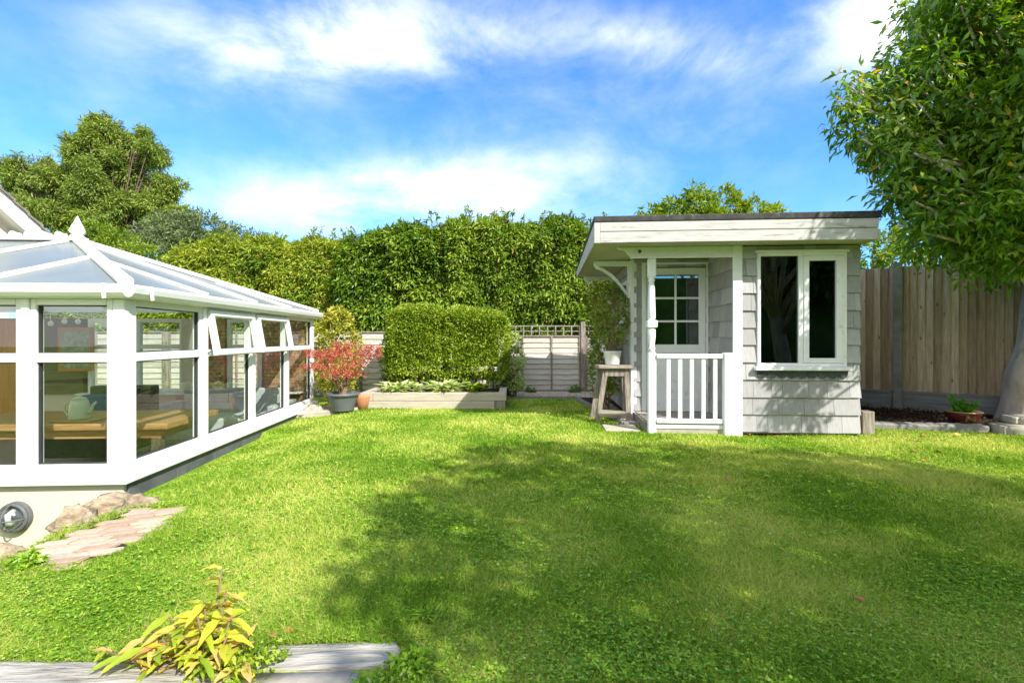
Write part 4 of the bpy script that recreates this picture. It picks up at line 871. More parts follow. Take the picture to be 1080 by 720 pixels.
# incised seal mark on the bowl front
mb=MB()
def mark(x0,z0,x1,z1):
    def pt(x,z): 
        R=.135+(.165-.135)*(z-.01)/.09+.0015; a=-math.pi/2-.28+x/R; return (R*math.cos(a),R*math.sin(a),z)
    mb.bar(pt(x0,z0),pt(x1,z1),.004,.004)
for s_ in ((-.045,.035,.045,.035),(-.045,.095,.045,.095),(-.045,.035,-.045,.095),(.045,.035,.045,.095),(-.032,.045,-.032,.085),(-.032,.085,-.008,.045),(-.008,.045,-.008,.085),(.006,.085,.034,.085),(.034,.085,.034,.045),(.034,.045,.006,.045),(.006,.045,.006,.072),(.006,.065,.026,.065),(.02,.085,.02,.045)): mark(*s_)
mb.build('seal_mark','glazerim',gp)
C=[];O=[]
for k in range(16):
    a=random.random()*6.28; ln=random.uniform(.10,.24); lean=random.uniform(.15,.7)
    cx0=-.07 if k<10 else .05
    for t in np.linspace(.15,1,9): C.append((cx0+math.cos(a)*ln*lean*t, math.sin(a)*ln*lean*t, .12+(ln if k<10 else ln*.6)*t*(1-.15*t))); O.append((math.cos(a),math.sin(a),.4))
foliage('fronds',C,O,9,.022,.035,.02,'fern',gp,rand=1.1)

# ------------------------------------------------------------------ planter and planting
pl=empty('raised_planter',(0,0,0)); pl.location=(-1.23,7.5,0); tag(pl,'low raised planter of pale timber sleepers in front of the box shrubs','planter')
m=MB(); m.box(-1.13,.96,0,.11,-.03,.115); m.build('sleeper','planterwood',pl,bevel=.006)
m=MB(); m.box(-.93,1.14,.004,.114,.119,.245); m.build('sleeper','planterwood',pl,bevel=.006)
m=MB(); m.box(-1.13,-.935,.004,.9,.119,.245); m.build('sleeper','planterwood',pl,bevel=.006)
m=MB(); m.box(.965,1.13,.008,.9,-.03,.115); m.build('sleeper','greywood',pl,bevel=.006)
m=MB(); m.box(1.02,1.14,.118,.9,.119,.245); m.build('sleeper','planterwood',pl,bevel=.006)
m=MB(); m.box(-.93,1.018,.116,1.2,-.03,.19); m.build('soil','soil',pl)
def hosta(x,y,r,n,ll,label,mat='hosta',grp='low plants in the raised planter'):
    e=empty('low_plant',(x,y,.19)); tag(e,label,'plant',grp)
    a=rng.random(n)*6.28; el=rng.random(n); rr=r*rng.random(n)*.5
    Pn=np.stack([rr*np.cos(a),rr*np.sin(a),.0+.10*rng.random(n)],1); D=np.stack([np.cos(a),np.sin(a),.3+.9*el],1)
    V,Fc=leafgeo(Pn,D,np.tile([0,0,1.],(n,1)),ll*(.6+.6*rng.random(n)),ll*.45*(.7+.5*rng.random(n)),.35,.15); npmesh('leaves',V,Fc,mat,e)
hosta(-1.85,7.80,.45,130,.19,'left clump of cream edged leafy plant in the raised planter')
hosta(-1.55,7.76,.30,80,.15,'pale leafy clump in the planter just left of its largest plant')
hosta(-1.07,7.84,.5,240,.20,'largest clump of cream variegated leaves in middle of the raised planter')
hosta(-.60,7.78,.32,110,.18,'bright yellow green clump near the right end of the planter','box')
def hedge_pts(x0,x1,y0,y1,z0,ztop,n,amp,freq,seed,top=True,rnd=.0):
    C=[];O=[]
    W_=x1-x0; Dp=y1-y0; Hh=ztop((x0+x1)/2)-z0; areas=[W_*Hh,(W_*Dp*1.2 if top else 0),Dp*Hh*.8,Dp*Hh*.8]; tot=sum(areas)
    for k in range(n):
        r=random.random()*tot
        if r<areas[0]: x=random.uniform(x0,x1); y=y0; z=random.uniform(z0,ztop(x)); o=(0,-1,.15)
        elif r<areas[0]+areas[1]: x=random.uniform(x0,x1); y=random.uniform(y0,y1); z=ztop(x); o=(0,-.15,1)
        elif r<sum(areas[:3]): x=x0; y=random.uniform(y0,y1); z=random.uniform(z0,ztop(x0)); o=(-1,-.1,.15)
        else: x=x1; y=random.uniform(y0,y1); z=random.uniform(z0,ztop(x1)); o=(1,-.1,.15)
        # round the edges
        if rnd:
            zt_=ztop(x); dz=max(0,rnd-(zt_-z)); dxl=max(0,rnd-(x-x0)); dxr=max(0,rnd-(x1-x)); dyf=max(0,rnd-(y-y0))
            if dz>0 and dyf>0: 
                q=math.hypot(dz,dyf); s=rnd/q if q>rnd else 1; z=zt_-rnd+dz*s; y=y0+rnd-dyf*s
            if dz>0 and (dxl>0 or dxr>0):
                dx=max(dxl,dxr); q=math.hypot(dz,dx); s=rnd/q if q>rnd else 1; z=min(z,zt_-rnd+dz*s); x=(x0+rnd-dx*s) if dxl>0 else (x1-rnd+dx*s)
            if dyf>0 and (dxl>0 or dxr>0):
                dx=max(dxl,dxr); q=math.hypot(dyf,dx); s=rnd/q if q>rnd else 1; y=y0+rnd-dyf*s; x=(x0+rnd-dx*s) if dxl>0 else (x1-rnd+dx*s)
        d=amp*(mnoise.noise(Vector((x*freq,y*freq+seed,z*freq)))+.5*mnoise.noise(Vector((x*freq*2.7,seed,z*freq*2.7))))-amp*.35*random.random()
        ov=Vector(o).normalized(); C.append((x+ov.x*d,y+ov.y*d,z+ov.z*d)); O.append(tuple(ov))
    return C,O
def boxshrub(x0,x1,zt_,label,mat,seed):
    e=empty('box_shrub',((x0+x1)/2,8.55,.18)); tag(e,label,'shrub','clipped shrubs in the raised planter'); cx=(x0+x1)/2
    C,O=hedge_pts(x0-cx,x1-cx,-.38,.32,.30,lambda x:zt_-.18+.02*math.sin(x*4+seed)-.35*max(0,abs(x)-.30)**2*2.2,2500,.10,2.4,seed,rnd=.22); foliage('foliage',C,O,9,.045,.042,.026,mat,e,down=0,simple=True,rand=.9)
    # ragged skirt underneath
    C=[(random.uniform(x0-cx+.04,x1-cx-.04),random.uniform(-.34,.3),random.uniform(.30,.36)-.14*abs(mnoise.noise(Vector((k*.13,seed,0))))-.08*random.random()) for k in range(500)]; foliage('foliage',C,[(0,-.3,-.6)]*500,7,.05,.042,.026,mat,e,simple=True)
    m=MB(); m.box(x0-cx+.16,x1-cx-.16,-.24,.20,.42,zt_-.18-.20); m.build('inner_foliage',mat,e)
    for k in range(3):
        m=MB(); x=(x0-cx)*.5+k*(x1-x0)*.25; m.tube([(x*.6,0,-.1),(x*.8,.02,.25),(x,.0,.6)],[.03,.024,.018],7); m.build('stem','stem',e)
boxshrub(-2.14,-1.16,1.63,'left and taller clipped shrub with fuzzy lighter green top behind the planter','box',2)
boxshrub(-1.20,-.08,1.55,'right clipped shrub of dense small leaves beside the trellis fence','box',9)
def shrub(name,label,loc,rx,ry,z0,z1,n,k,ll,lw,mat,stems=8,stemmat='stem',cat='shrub',down=.1,group=None,shape=.7,rad=.06):
    e=empty(name,loc); tag(e,label,cat,group); C=[];O=[]
    for _ in range(n):
        a=random.random()*6.28; t=random.random(); prof=math.sin(math.pi*min(.97,max(.08,t*.85+.12)))**shape; r=(random.random()**.45)*prof
        C.append((rx*r*math.cos(a),ry*r*math.sin(a),z0+(z1-z0)*t)); O.append((math.cos(a),math.sin(a),.5*t))
    foliage('foliage',C,O,k,rad,ll,lw,mat,e,down=down)
    for _ in range(stems):
        m=MB(); a=random.random()*6.28; r=random.uniform(.2,.8); h=z0+(z1-z0)*random.uniform(.4,.85)
        m.tube([(.05*math.cos(a)*rx*4,.05*math.sin(a),0),(rx*r*.4*math.cos(a),ry*r*.4*math.sin(a),h*.5),(rx*r*math.cos(a),ry*r*math.sin(a),h)],[.013,.01,.005],6); m.build('stem',stemmat,e)
    return e
shrub('shrub','slim yellow and cream variegated shrub at the right end of the box shrubs',(.03,8.75,.0),.22,.2,.15,1.15,260,9,.06,.03,'hosta')
shrub('shrub','small dark green bush low between box shrub and fence',(-.08,9.0,0),.2,.2,.0,.5,160,8,.05,.03,'laurel')
shrub('yellow_shrub','loose yellow green shrub beside the far corner of the conservatory',(-3.22,8.9,0),.46,.40,.15,1.62,620,8,.07,.035,'yellowshrub',12,'palestem')
shrub('green_climber','thin green climbing plant on the pale fence beside the maple',(-2.35,9.35,0),.22,.12,.05,1.2,170,8,.06,.03,'laurel',5,'stem')
shrub('low_shrub','straggly yellow green growth low behind the grey pot',(-2.85,7.95,0),.35,.25,.02,.65,170,7,.06,.03,'yellowshrub',12,'palestem')
shrub('weed_tuft','small tuft of weeds at the foot of the back fence post',(1.25,9.5,0),.14,.1,.0,.14,40,8,.05,.02,'laurel',0)
shrub('weed_tuft','small tuft of weeds at the fence foot near the planter',(.35,9.5,0),.1,.08,.0,.11,30,8,.05,.02,'laurel',0)
# maple in grey pot
mp_=empty('potted_maple',(-2.56,7.32,0)); tag(mp_,'red leaved japanese maple growing in a ribbed grey round pot','potted tree')
mb=MB(); prof=[(.155,0),(.165,.01)]
for i in range(5): prof+=[(.165+.010*i,.03+.035*i),(.170+.010*i,.04+.035*i)]
prof+=[(.215,.225),(.24,.23),(.245,.27),(.225,.27),(.215,.24),(.02,.23)]
mb.lathe(prof,32); mb.build('pot','greypot',mp_,smooth=True)
mb=MB(); tips=[]
for k in range(11):
    a=k*2.4; r=random.uniform(.18,.46); x=r*math.cos(a)*1.05-.06; y=r*math.sin(a)*.6; z=random.uniform(.55,.88)
    mb.tube([(.03*math.cos(a),.03*math.sin(a),.2),(x*.25,y*.25,.45),(x*.6,y*.6,z*.75),(x,y,z)],[.014,.012,.008,.004],6); tips.append((x,y,z))
mb.build('stems','stem',mp_)
C=[];O=[]
for k in range(330):
    t=random.choice(tips); a=random.random()*6.28; r=.17*random.random()**.5
    C.append((t[0]+r*math.cos(a)*1.2,t[1]+r*math.sin(a),t[2]+random.uniform(-.06,.05))); O.append((math.cos(a),math.sin(a),.1))
for k in range(70): C.append((.2+.36*random.random(),random.uniform(-.1,.1),.82+random.uniform(0,.16))); O.append((1,0,.3))
for k in range(60): C.append((.0+random.uniform(-.16,.16),random.uniform(-.1,.1),.92+random.uniform(-.1,.1))); O.append((0,0,1))
foliage('foliage',C,O,11,.04,.045,.012,'maple',mp_,out=.7,down=.25)
tpot=empty('terracotta_pot',(-2.33,7.52,-.02)); tag(tpot,'orange terracotta pot tucked between the grey pot and planter','pot')
mb=MB(); mb.lathe([(.09,0),(.12,.15),(.135,.2),(.135,.23),(.115,.23),(.10,.18),(.01,.17)],24); mb.build('body','terracotta',tpot,smooth=True)
m=kerb((-3.28,7.05,-.07),(-2.36,7.40,-.03),.06,.09,20); o=m.build('stone_edging','palestone',bevel=.004); tag(o,'pale stone edging curving from the conservatory to the planter','edging')
def rock(loc,size,rz,seed,label,mat='rock',group=None,sub=4):
    vs,fs=lump(sub=sub,amp=.35,freq=1.3,seed=seed); vs=[Vector((v.x*size[0],v.y*size[1],v.z*size[2])) for v in vs]
    o=MB().add(vs,fs).build('rock',mat,None,smooth=True,loc=loc); o.rotation_euler.z=rz; tag(o,label,'rock',group); return o
rock((-2.98,7.35,-.01),(.16,.12,.08),.3,1,'rounded pale rock behind the stone edging by the grey pot','palestone')
rock((-3.14,7.15,-.03),(.08,.07,.06),.8,2,'small rock at the far corner of the conservatory','palestone')
block('paving_slab',(-2.75,7.5,.0),(.7,.3,.05),.3,'palestone','pale stone slab under the grey maple pot','slab',4)

# ------------------------------------------------------------------ big hedges behind the fence
def topline(pts):
    xs=[p[0] for p in pts]; zs=[p[1] for p in pts]
    return lambda x: float(np.interp(x,xs,zs))+.035*math.sin(x*3.1)+.03*math.sin(x*7.7+1)
def bighedge(name,label,x0,x1,yf,dep,z0,tops,n,k,ll,lw,mat,seed,amp=.2,extra=60,mat2=None,core=True):
    cx=(x0+x1)/2; e=empty(name,(cx,yf,0)); tag(e,label,'hedge'); SH=[]
    tl=topline([(a-cx,b) for a,b in tops])
    C,O=hedge_pts(x0-cx,x1-cx,0,dep,z0,tl,n,amp,1.5,seed,rnd=.35); foliage('foliage',C,O,k,.10,ll,lw,mat,e,down=.35,out=.9)
    if mat2: 
        C,O=hedge_pts(x0-cx,x1-cx,-.04,dep,z0,tl,n//3,amp,1.5,seed,rnd=.35); sel=[i for i in range(len(C)) if mnoise.noise(Vector((C[i][0]*1.1,C[i][2]*1.1,seed)))>.08]; foliage('foliage',[C[i] for i in sel],[O[i] for i in sel],k,.12,ll*1.2,lw,mat2,e,down=.3)
    # shoots above the top
    C=[];O=[]; m=MB()
    for _ in range(extra):
        x=random.uniform(x0-cx,x1-cx); y=random.uniform(.1,dep*.6); h=random.uniform(.08,.30); zt_=tl(x); lx=random.uniform(-.1,.1); m.tube([(x,y,zt_-.2),(x+lx,y,zt_+h)],[.008,.003],4)
        for t in np.linspace(.2,1,6): C.append((x+lx*t,y,zt_+h*t)); O.append((random.uniform(-1,1),random.uniform(-1,1),.8))
    foliage('shoot_foliage',C,O,5,.04,ll*.8,lw*.8,mat,e); shoots=m
    if core:
        nseg=24; vs=[];fs=[]
        for i in range(nseg+1):
            x=x0-cx+.2+(x1-x0-.4)*i/nseg; zt_=tl(x)-.20
            vs+=[(x,.22,z0+.15),(x,.22,zt_-.15),(x,.4,zt_),(x,dep,zt_),(x,dep,z0+.15)]
        for i in range(nseg):
            for j in range(5): fs.append((i*5+j,(i+1)*5+j,(i+1)*5+(j+1)%5,i*5+(j+1)%5))
        fs+=[(0,1,2,3,4),tuple(nseg*5+q for q in (4,3,2,1,0))]; MB().add(vs,fs).build('inner_foliage',mat,e)
    o=shoots.build('shoots','stem',e)
    if extra: o['kind']='stuff'
    nt_=int((x1-x0)/.8)+1
    for i in range(nt_):
        x=x0-cx+.3+(x1-x0-.6)*i/max(1,nt_-1); m=MB(); m.tube([(x,.5,-.1),(x+.03,.5,1.2),(x,.5,z0+1.2)],[.07,.05,.03],7); m.build('trunk','darkbark',e)
def hz(px,py,y): v=P(px,py,y); return (v.x,v.z)
Y1=10.1
bighedge('golden_hedge','yellow green conifer hedge behind the conservatory',-10.2,-3.55,10.3,1.2,.4,[(-10.2,1.9),(-7.9,1.95),hz(180,262,10.3),hz(215,256,10.3),hz(250,253,10.3),hz(300,252,10.3),hz(360,250,10.3)],7000,11,.12,.032,'golden',3,amp=.24,mat2='leyland')
bighedge('laurel_hedge','tall glossy green laurel hedge above the middle of the fence',-3.7,-1.35,Y1-.1,1.3,.85,[(a_,b_-.27) for a_,b_ in [hz(350,247,Y1),hz(380,240,Y1),hz(420,230,Y1),hz(470,226,Y1)]],3000,11,.12,.045,'laurel',5,amp=.26,mat2='leyland')
bighedge('mixed_hedge','tallest dense green hedge between the laurel and the summer house',-1.45,2.4,Y1-.1,1.4,.95,[(a_,b_-.27) for a_,b_ in [hz(465,225,Y1),hz(500,219,Y1),hz(550,220,Y1),hz(570,223,Y1),hz(600,221,Y1),hz(640,224,Y1)]],4800,11,.12,.038,'leyland',8,amp=.26,mat2='laurel')
# ------------------------------------------------------------------ trees
def tree(name,label,base,top,lobes,nper,k,ll,lw,mat,bark='darkbark',tr=.25,rad=.3,down=.2,cat='tree',seed=0,limb=.35,inner=.5,simple=True,flat=1.0,out=.8):
    e=empty(name,base); tag(e,label,cat); bx,by,bz=base; C=[];O=[]
    for (x,y,z,r) in lobes:
        n=int(nper*r*r)
        for _ in range(n):
            d=Vector((random.gauss(0,1),random.gauss(0,1),random.gauss(0,1))).normalized(); q=r*(inner+(1-inner)*random.random()**.6)*(1+.28*mnoise.noise(d*1.7+Vector((x,y,z))))
            C.append((x-bx+d.x*q,y-by+d.y*q,z-bz+d.z*q*flat)); O.append(tuple(d))
    foliage('crown',C,O,k,rad,ll,lw,mat,e,down=down,simple=simple,out=out)
    m=MB(); tx,ty,tz=top; n=8; pts=[]; rr=[]
    for i in range(n+1):
        t=i/n; pts.append(((tx-bx)*t+.1*tr*math.sin(5*t+seed),(ty-by)*t,(tz-bz)*t-.1)); rr.append(tr*(1-.8*t)+.01)
    m.tube(pts,rr,10); m.build('trunk',bark,e,smooth=True); m=MB()
    for (x,y,z,r) in lobes:
        s=pts[max(1,min(n-1,int(n*limb+random.random()*n*.35)))]; en=(x-bx,y-by,z-bz); md=tuple(s[i]*.5+en[i]*.5+(.1*r if i==2 else 0) for i in range(3)); m.tube([s,md,en],[tr*.35,tr*.22,tr*.08],6)
    m.build('limbs',bark,e,smooth=True); return e
def LZ(y,lst): return [(*P(px,py,y+dy),rp/F*(y+dy)) for px,py,rp,dy in lst]
fy=26
lob=LZ(fy,[(103,140,20,0),(85,165,26,-.5),(120,165,28,.3),(60,190,30,0),(30,195,24,.5),(18,185,14,0),(95,200,34,-1),(140,190,30,.5),(160,160,16,0),(150,150,12,.3),(165,215,28,0),(60,225,32,0),(120,235,34,0),(180,240,18,0),(182,200,12,0),(20,220,24,0)])
def sublobes(L_,n,f,sp):
    out=[]
    for (x,y,z,r) in L_:
        out.append((x,y,z,r*.62))
        for _ in range(n):
            d=Vector((random.gauss(0,1),random.gauss(0,.7),random.gauss(0,1))).normalized()*r*random.uniform(.6,sp); out.append((x+d.x,y+d.y,z+d.z,r*f*random.uniform(.6,1.2)))
    return out
lob+=LZ(fy,[(103,124,7,0),(96,130,8,.2),(112,131,8,.1),(135,150,10,0),(152,140,8,0),(20,172,8,0),(45,175,10,0),(172,195,12,0),(190,225,14,0)]); lob=sublobes(lob,8,.30,1.10)
tree('fir_tree','tall irregular dark fir tree behind the conservatory roof',(*P(125,300,fy).xy,0),tuple(P(105,130,fy)),lob,330,13,.22,.06,'fir',tr=.16,rad=.24,down=.3,inner=.15,flat=.8)
tree('willow_tree','rounded grey green tree right of the tall fir',(*P(200,300,19).xy,0),tuple(P(200,245,19)),LZ(19,[(185,250,26,0),(215,248,26,.4),(240,258,22,0),(160,262,24,-.5),(205,272,30,0),(265,262,18,.5),(285,258,12,1)]),330,10,.17,.05,'greygreen',tr=.2,rad=.16,inner=.4)
tree('golden_bush','bright yellow green bush just behind the conservatory roof',(*P(105,300,14).xy,0),tuple(P(105,262,14)),LZ(14,[(98,255,20,0),(125,262,20,.3),(80,262,20,0),(150,275,20,0),(110,280,26,0)]),420,10,.12,.045,'bright',tr=.12,rad=.12)
tree('bright_tree','bright green tree top showing above the summer house roof',(*P(745,330,12.5).xy,0),tuple(P(745,225,12.5)),LZ(12.5,[(735,218,20,0),(765,220,21,.3),(710,226,17,0),(795,224,17,0),(685,232,14,0),(815,230,13,0),(745,245,30,0),(790,245,26,0),(700,250,24,0),(733,203,8,0)]),430,10,.15,.055,'bright',tr=.15,rad=.13)
tree('fence_tree','yellow green tree beyond the side fence behind the summer house corner',(*P(925,330,11).xy,0),tuple(P(925,270,11)),LZ(11,[(920,268,20,0),(945,262,22,0),(975,255,26,0),(1020,240,30,0)]),300,10,.13,.05,'bright',tr=.12,rad=.12)
# large tree at right
tbx,tby=P(1068,440,6.05).x,6.05
lob=[(5.3,5.3,2.75,.75),(4.9,5.2,3.0,.55),(5.9,5.5,2.7,.85),(6.7,5.6,2.8,.9),(5.6,5.2,3.5,.95),(4.75,5.3,3.55,.65),(4.35,5.3,3.45,.38),(6.6,5.3,3.9,1.1),(5.3,5.4,4.3,.85),(4.95,5.4,4.1,.6),(6.1,5.3,4.9,1.0),(5.8,5.5,5.4,.85),(7.0,5.3,5.3,1.1),(4.9,4.5,2.9,.55),(5.6,4.4,3.2,.8),(5.0,4.1,3.7,.5),(5.9,4.3,4.2,.95),(6.5,4.6,2.5,.7),(7.3,5.2,2.9,.8),(5.1,4.6,2.55,.45),(5.35,3.7,3.5,.6),(5.6,3.6,4.3,.7),(4.9,3.7,4.3,.5),(6.4,3.9,3.4,.8),(7.4,6.0,4.0,1.2),(5.0,3.4,3.0,.45),(5.55,5.3,2.15,.5),(6.15,5.2,2.1,.5),(6.8,5.4,2.2,.7),(5.0,5.3,2.35,.42),(7.4,5.8,2.3,.8)]
lob+=[(4.15,5.3,3.75,.30),(4.2,5.2,3.2,.32),(4.5,5.2,2.7,.38),(4.75,5.2,2.3,.36),(5.1,5.1,2.0,.32),(4.7,5.2,4.4,.38),(5.0,5.3,4.75,.4),(5.35,5.2,5.1,.45),(5.7,4.8,2.05,.35),(6.2,4.8,2.0,.4),(3.72,5.25,3.35,.24),(3.8,5.3,3.7,.24),(3.95,5.0,3.05,.30),(4.0,4.95,2.7,.28),(4.1,4.9,2.35,.25),(4.3,5.3,4.15,.32),(4.6,5.3,4.8,.3),(4.9,5.3,5.1,.35),(4.35,5.0,2.55,.32),(4.6,4.7,2.35,.35)]
def sub2(L_,n,f,sp):
    out=[]
    for (x,y,z,r) in L_:
        out.append((x,y,z,r*.72))
        for _ in range(n):
            d=Vector((random.gauss(0,1),random.gauss(0,1),random.gauss(0,.9))).normalized()*r*random.uniform(.75,sp); out.append((x+d.x,y+d.y,max(1.75,z+d.z),r*f*random.uniform(.6,1.2)))
    return out
lob=sub2(lob,6,.30,1.12)
rt=tree('garden_tree','large leafy green tree with pale gnarled trunk at right edge of garden',(tbx,tby,0),(6.5,5.4,3.2),lob,560,9,.115,.036,'treeleaf',bark='bark',tr=.12,rad=.15,down=.5,inner=.45,simple=False,out=.7,limb=.62)
# replace trunk with gnarled one
for ch in [c for c in bpy.data.objects if c.parent==rt and c.name.startswith('trunk')]: bpy.data.objects.remove(ch)
vs=[];fs=[];n=28;R=34
for i in range(R+1):
    t=i/R; z=2.5*t-.05; cx=.20*math.sin(t*2.2)+.10; cy=-.10*t
    base=.235+.04*math.exp(-((z-.0)/.16)**2)+.035*math.exp(-((z-.62)/.22)**2)-.085*t
    for k in range(n):
        a=2*math.pi*k/n; r=base*(1+.13*mnoise.noise(Vector((math.cos(a)*1.3,math.sin(a)*1.3,z*1.3)))+.05*mnoise.noise(Vector((math.cos(a)*4,math.sin(a)*4,z*4)))+.06*math.cos(3*a+1.5))
        vs.append((cx+r*math.cos(a),cy+r*math.sin(a),z))
for i in range(R):
    for k in range(n): fs.append((i*n+k,i*n+(k+1)%n,(i+1)*n+(k+1)%n,(i+1)*n+k))
trk=MB().add(vs,fs).build('trunk','bark',rt,smooth=True)
for (zz,da,s_) in ((1.17,-.15,.055),(.93,-.1,.045)):
    t=(zz+.05)/2.5; cx=.20*math.sin(t*2.2)+.10; cy=-.10*t; a=-math.pi/2-.45+da
    r=.235+.035*math.exp(-((zz-.62)/.22)**2)-.085*t
    c=Vector((cx+r*math.cos(a),cy+r*math.sin(a),zz)); nrm=Vector((math.cos(a),math.sin(a),0)); sd=Vector((-math.sin(a),math.cos(a),0)); up=Vector((0,0,1))
    m=MB(); vs=[];fs=[];nn=16;kk=6
    for i in range(nn):
        A=2*math.pi*i/nn
        for j in range(kk):
            B_=2*math.pi*j/kk; rr=s_+.016*math.cos(B_); vs.append(c+(sd*math.cos(A)*1.25+up*math.sin(A)*.7)*rr+nrm*(.012+.016*math.sin(B_)))
    for i in range(nn):
        for j in range(kk): fs.append((i*kk+j,((i+1)%nn)*kk+j,((i+1)%nn)*kk+(j+1)%kk,i*kk+(j+1)%kk))
    m.add(vs,fs); m.build('knot','bark',trk,smooth=True)
    m=MB(); o_=c+nrm*.004; vs=[o_+nrm*.02]+[o_+(sd*math.cos(2*math.pi*i/14)*1.25+up*math.sin(2*math.pi*i/14)*.7)*s_ for i in range(14)]; m.add(vs,[(0,1+i,1+(i+1)%14) for i in range(14)]); m.build('knot_core','knot',trk,smooth=True)
# tree behind the viewer whose shade falls across the lawn
SUNH=Vector((-.747,.873))
def shl(gx_,gy_,z,r): return (gx_-SUNH.x*z, gy_-SUNH.y*z, z, r)
lob=[shl(-.15,4.35,4.6,.42),shl(.5,4.45,4.8,.50),shl(1.3,4.35,4.6,.55),shl(2.1,4.25,5.0,.55),shl(2.9,4.0,4.6,.6),shl(3.5,3.45,5.0,.55),
 shl(-.3,3.5,5.0,.48),shl(.5,3.6,4.6,.6),shl(1.4,3.5,5.2,.65),shl(2.3,3.3,4.6,.7),shl(3.3,3.0,5.0,.7),
 shl(-.45,2.75,4.6,.40),shl(.25,2.8,5.0,.6),shl(1.2,2.6,4.6,.7),shl(2.2,2.4,5.0,.75),shl(3.2,2.1,4.6,.8),
 shl(-.62,2.2,5.0,.26),shl(.1,2.1,4.6,.5),shl(.9,1.8,5.0,.7),shl(1.9,1.6,4.6,.8),shl(-.05,1.5,4.8,.45),shl(2.9,1.3,5,.8),shl(.8,1.1,4.8,.6),shl(4.3,2.4,5,.7),shl(4.2,1.8,4.6,.8)]
tree('shade_tree','broad leafy tree behind the viewer shading the lawn',(6.2,-2.4,0),(5.2,-1.8,4.4),lob,215,8,.13,.07,'treeleaf',bark='bark',tr=.22,rad=.14,inner=.1,flat=.8)

bighedge('reflected_hedge','long green hedge added unseen behind the viewer to darken window reflections',-9,17,-9.6,1.0,.0,[(-9,3.2),(0,3.4),(5,4.4),(17,4.8)],4200,9,.22,.09,'laurel',12,amp=.3)  # hedge added out of view so the glass reflects dark green
tree('reflected_tree','tall spreading tree added unseen behind the viewer for the window reflections',(11.5,-8.5,0),(11.5,-8.5,5),[(11.5,-8.5,5.2,2.3),(9.6,-8.3,4.4,1.9),(13.6,-8.5,4.6,2.2),(11.5,-8.2,7.0,1.6),(8.2,-8.3,3.8,1.4),(10.5,-7.9,3.6,1.6),(12.5,-8,3.6,1.6)],110,8,.3,.13,'treeleaf',tr=.3,rad=.35,inner=.2)  # unseen tree added where the summer house panes mirror it, covering bright sky
# ------------------------------------------------------------------ house behind the conservatory
hs=empty('house',(-8.1,8.5,0),math.radians(60)); tag(hs,'cream house gable with white bargeboard behind the conservatory roof','house')
sl_=1.05
W_=7.0; rz_=2.93+.87*4
m=MB(); m.add([(-W_,0.35,-.9),(-.45,.35,-.9),(-.45,.35,2.95),(-3.6,.35,2.95+3.15*sl_),(-W_,.35,2.6),(-W_,6,-.9),(-.45,6,-.9),(-.45,6,2.95),(-3.6,6,2.95+3.15*sl_),(-W_,6,2.6)],[(0,1,2,3,4),(9,8,7,6,5),(1,6,7,2),(0,4,9,5)]); m.build('wall','render',hs)
def slope(x,off=0): return 2.93+off-x*sl_
m=MB(); m.add([(0,0,slope(0)-.36),(-3.6,0,slope(-3.6)-.36),(-3.6,0,slope(-3.6)-.06),(0,0,slope(0)-.06),(0,.03,slope(0)-.36),(-3.6,.03,slope(-3.6)-.36),(-3.6,.03,slope(-3.6)-.06),(0,.03,slope(0)-.06)],[(0,1,2,3),(7,6,5,4),(0,4,5,1),(1,5,6,2),(2,6,7,3),(3,7,4,0)]); m.build('bargeboard','upvc',hs)
m=MB(); m.add([(0,.031,slope(0)-.33),(-3.6,.031,slope(-3.6)-.33),(-3.6,6,slope(-3.6)-.33),(0,6,slope(0)-.33),(0,.031,slope(0)-.30),(-3.6,.031,slope(-3.6)-.30),(-3.6,6,slope(-3.6)-.30),(0,6,slope(0)-.30)],[(0,1,2,3),(7,6,5,4),(0,4,5,1),(1,5,6,2),(2,6,7,3),(3,7,4,0)]); m.build('soffit','upvc',hs)
m=MB(); 
for i in range(22):
    x0=.05-i*.17; x1=x0-.20; j=random.uniform(-.008,.008)
    m.add([(x0,-.06+j,slope(x0)-.05),(x1,-.06+j,slope(x1)-.075),(x1,-.06+j,slope(x1)-.05),(x0,-.06+j,slope(x0)-.0),(x0,6.1,slope(x0)-.05),(x1,6.1,slope(x1)-.075),(x1,6.1,slope(x1)-.05),(x0,6.1,slope(x0)-.0)],[(0,1,2,3),(7,6,5,4),(0,4,5,1),(1,5,6,2),(2,6,7,3),(3,7,4,0)])
m.build('roof','roofTile',hs)

# ------------------------------------------------------------------ brick path, rocks, foreground timbers
def pz(x,y): return float(height(np.array([x]),np.array([y]))[0])
mb=MB(); a=Vector((-2.45,2.47,0)); ux=Vector((.30,.10,0)).normalized(); uy=Vector((.13,.62,0)).normalized()
for i in range(-2,6):
    for j in range(-4,12):
        p=a+ux*(i*.160-.08*(j%2))+uy*(j*.078); cxy=p+ux*.075+uy*.034
        off=.036 if 0 else 0
        if not inpoly(np.array([cxy.x]),np.array([cxy.y]),PATH)[0]: continue
        z=.006+random.uniform(-.004,.004)+.0; w_,h_=.148,.064
        q=[p,p+ux*w_,p+ux*w_+uy*h_,p+uy*h_]; mb.slab([(v.x,v.y,z-.05) for v in q],(0,0,1),.05+.004)
pth=mb.build('brick_path','pathbrick',None,bevel=.004); tag(pth,kind='structure')
mb=MB(); mb.add([(x,y,-.002) for x,y in PATH],[tuple(range(5))]); o=mb.build('path_mortar','soil'); tag(o,kind='structure'); o.name='path_base'
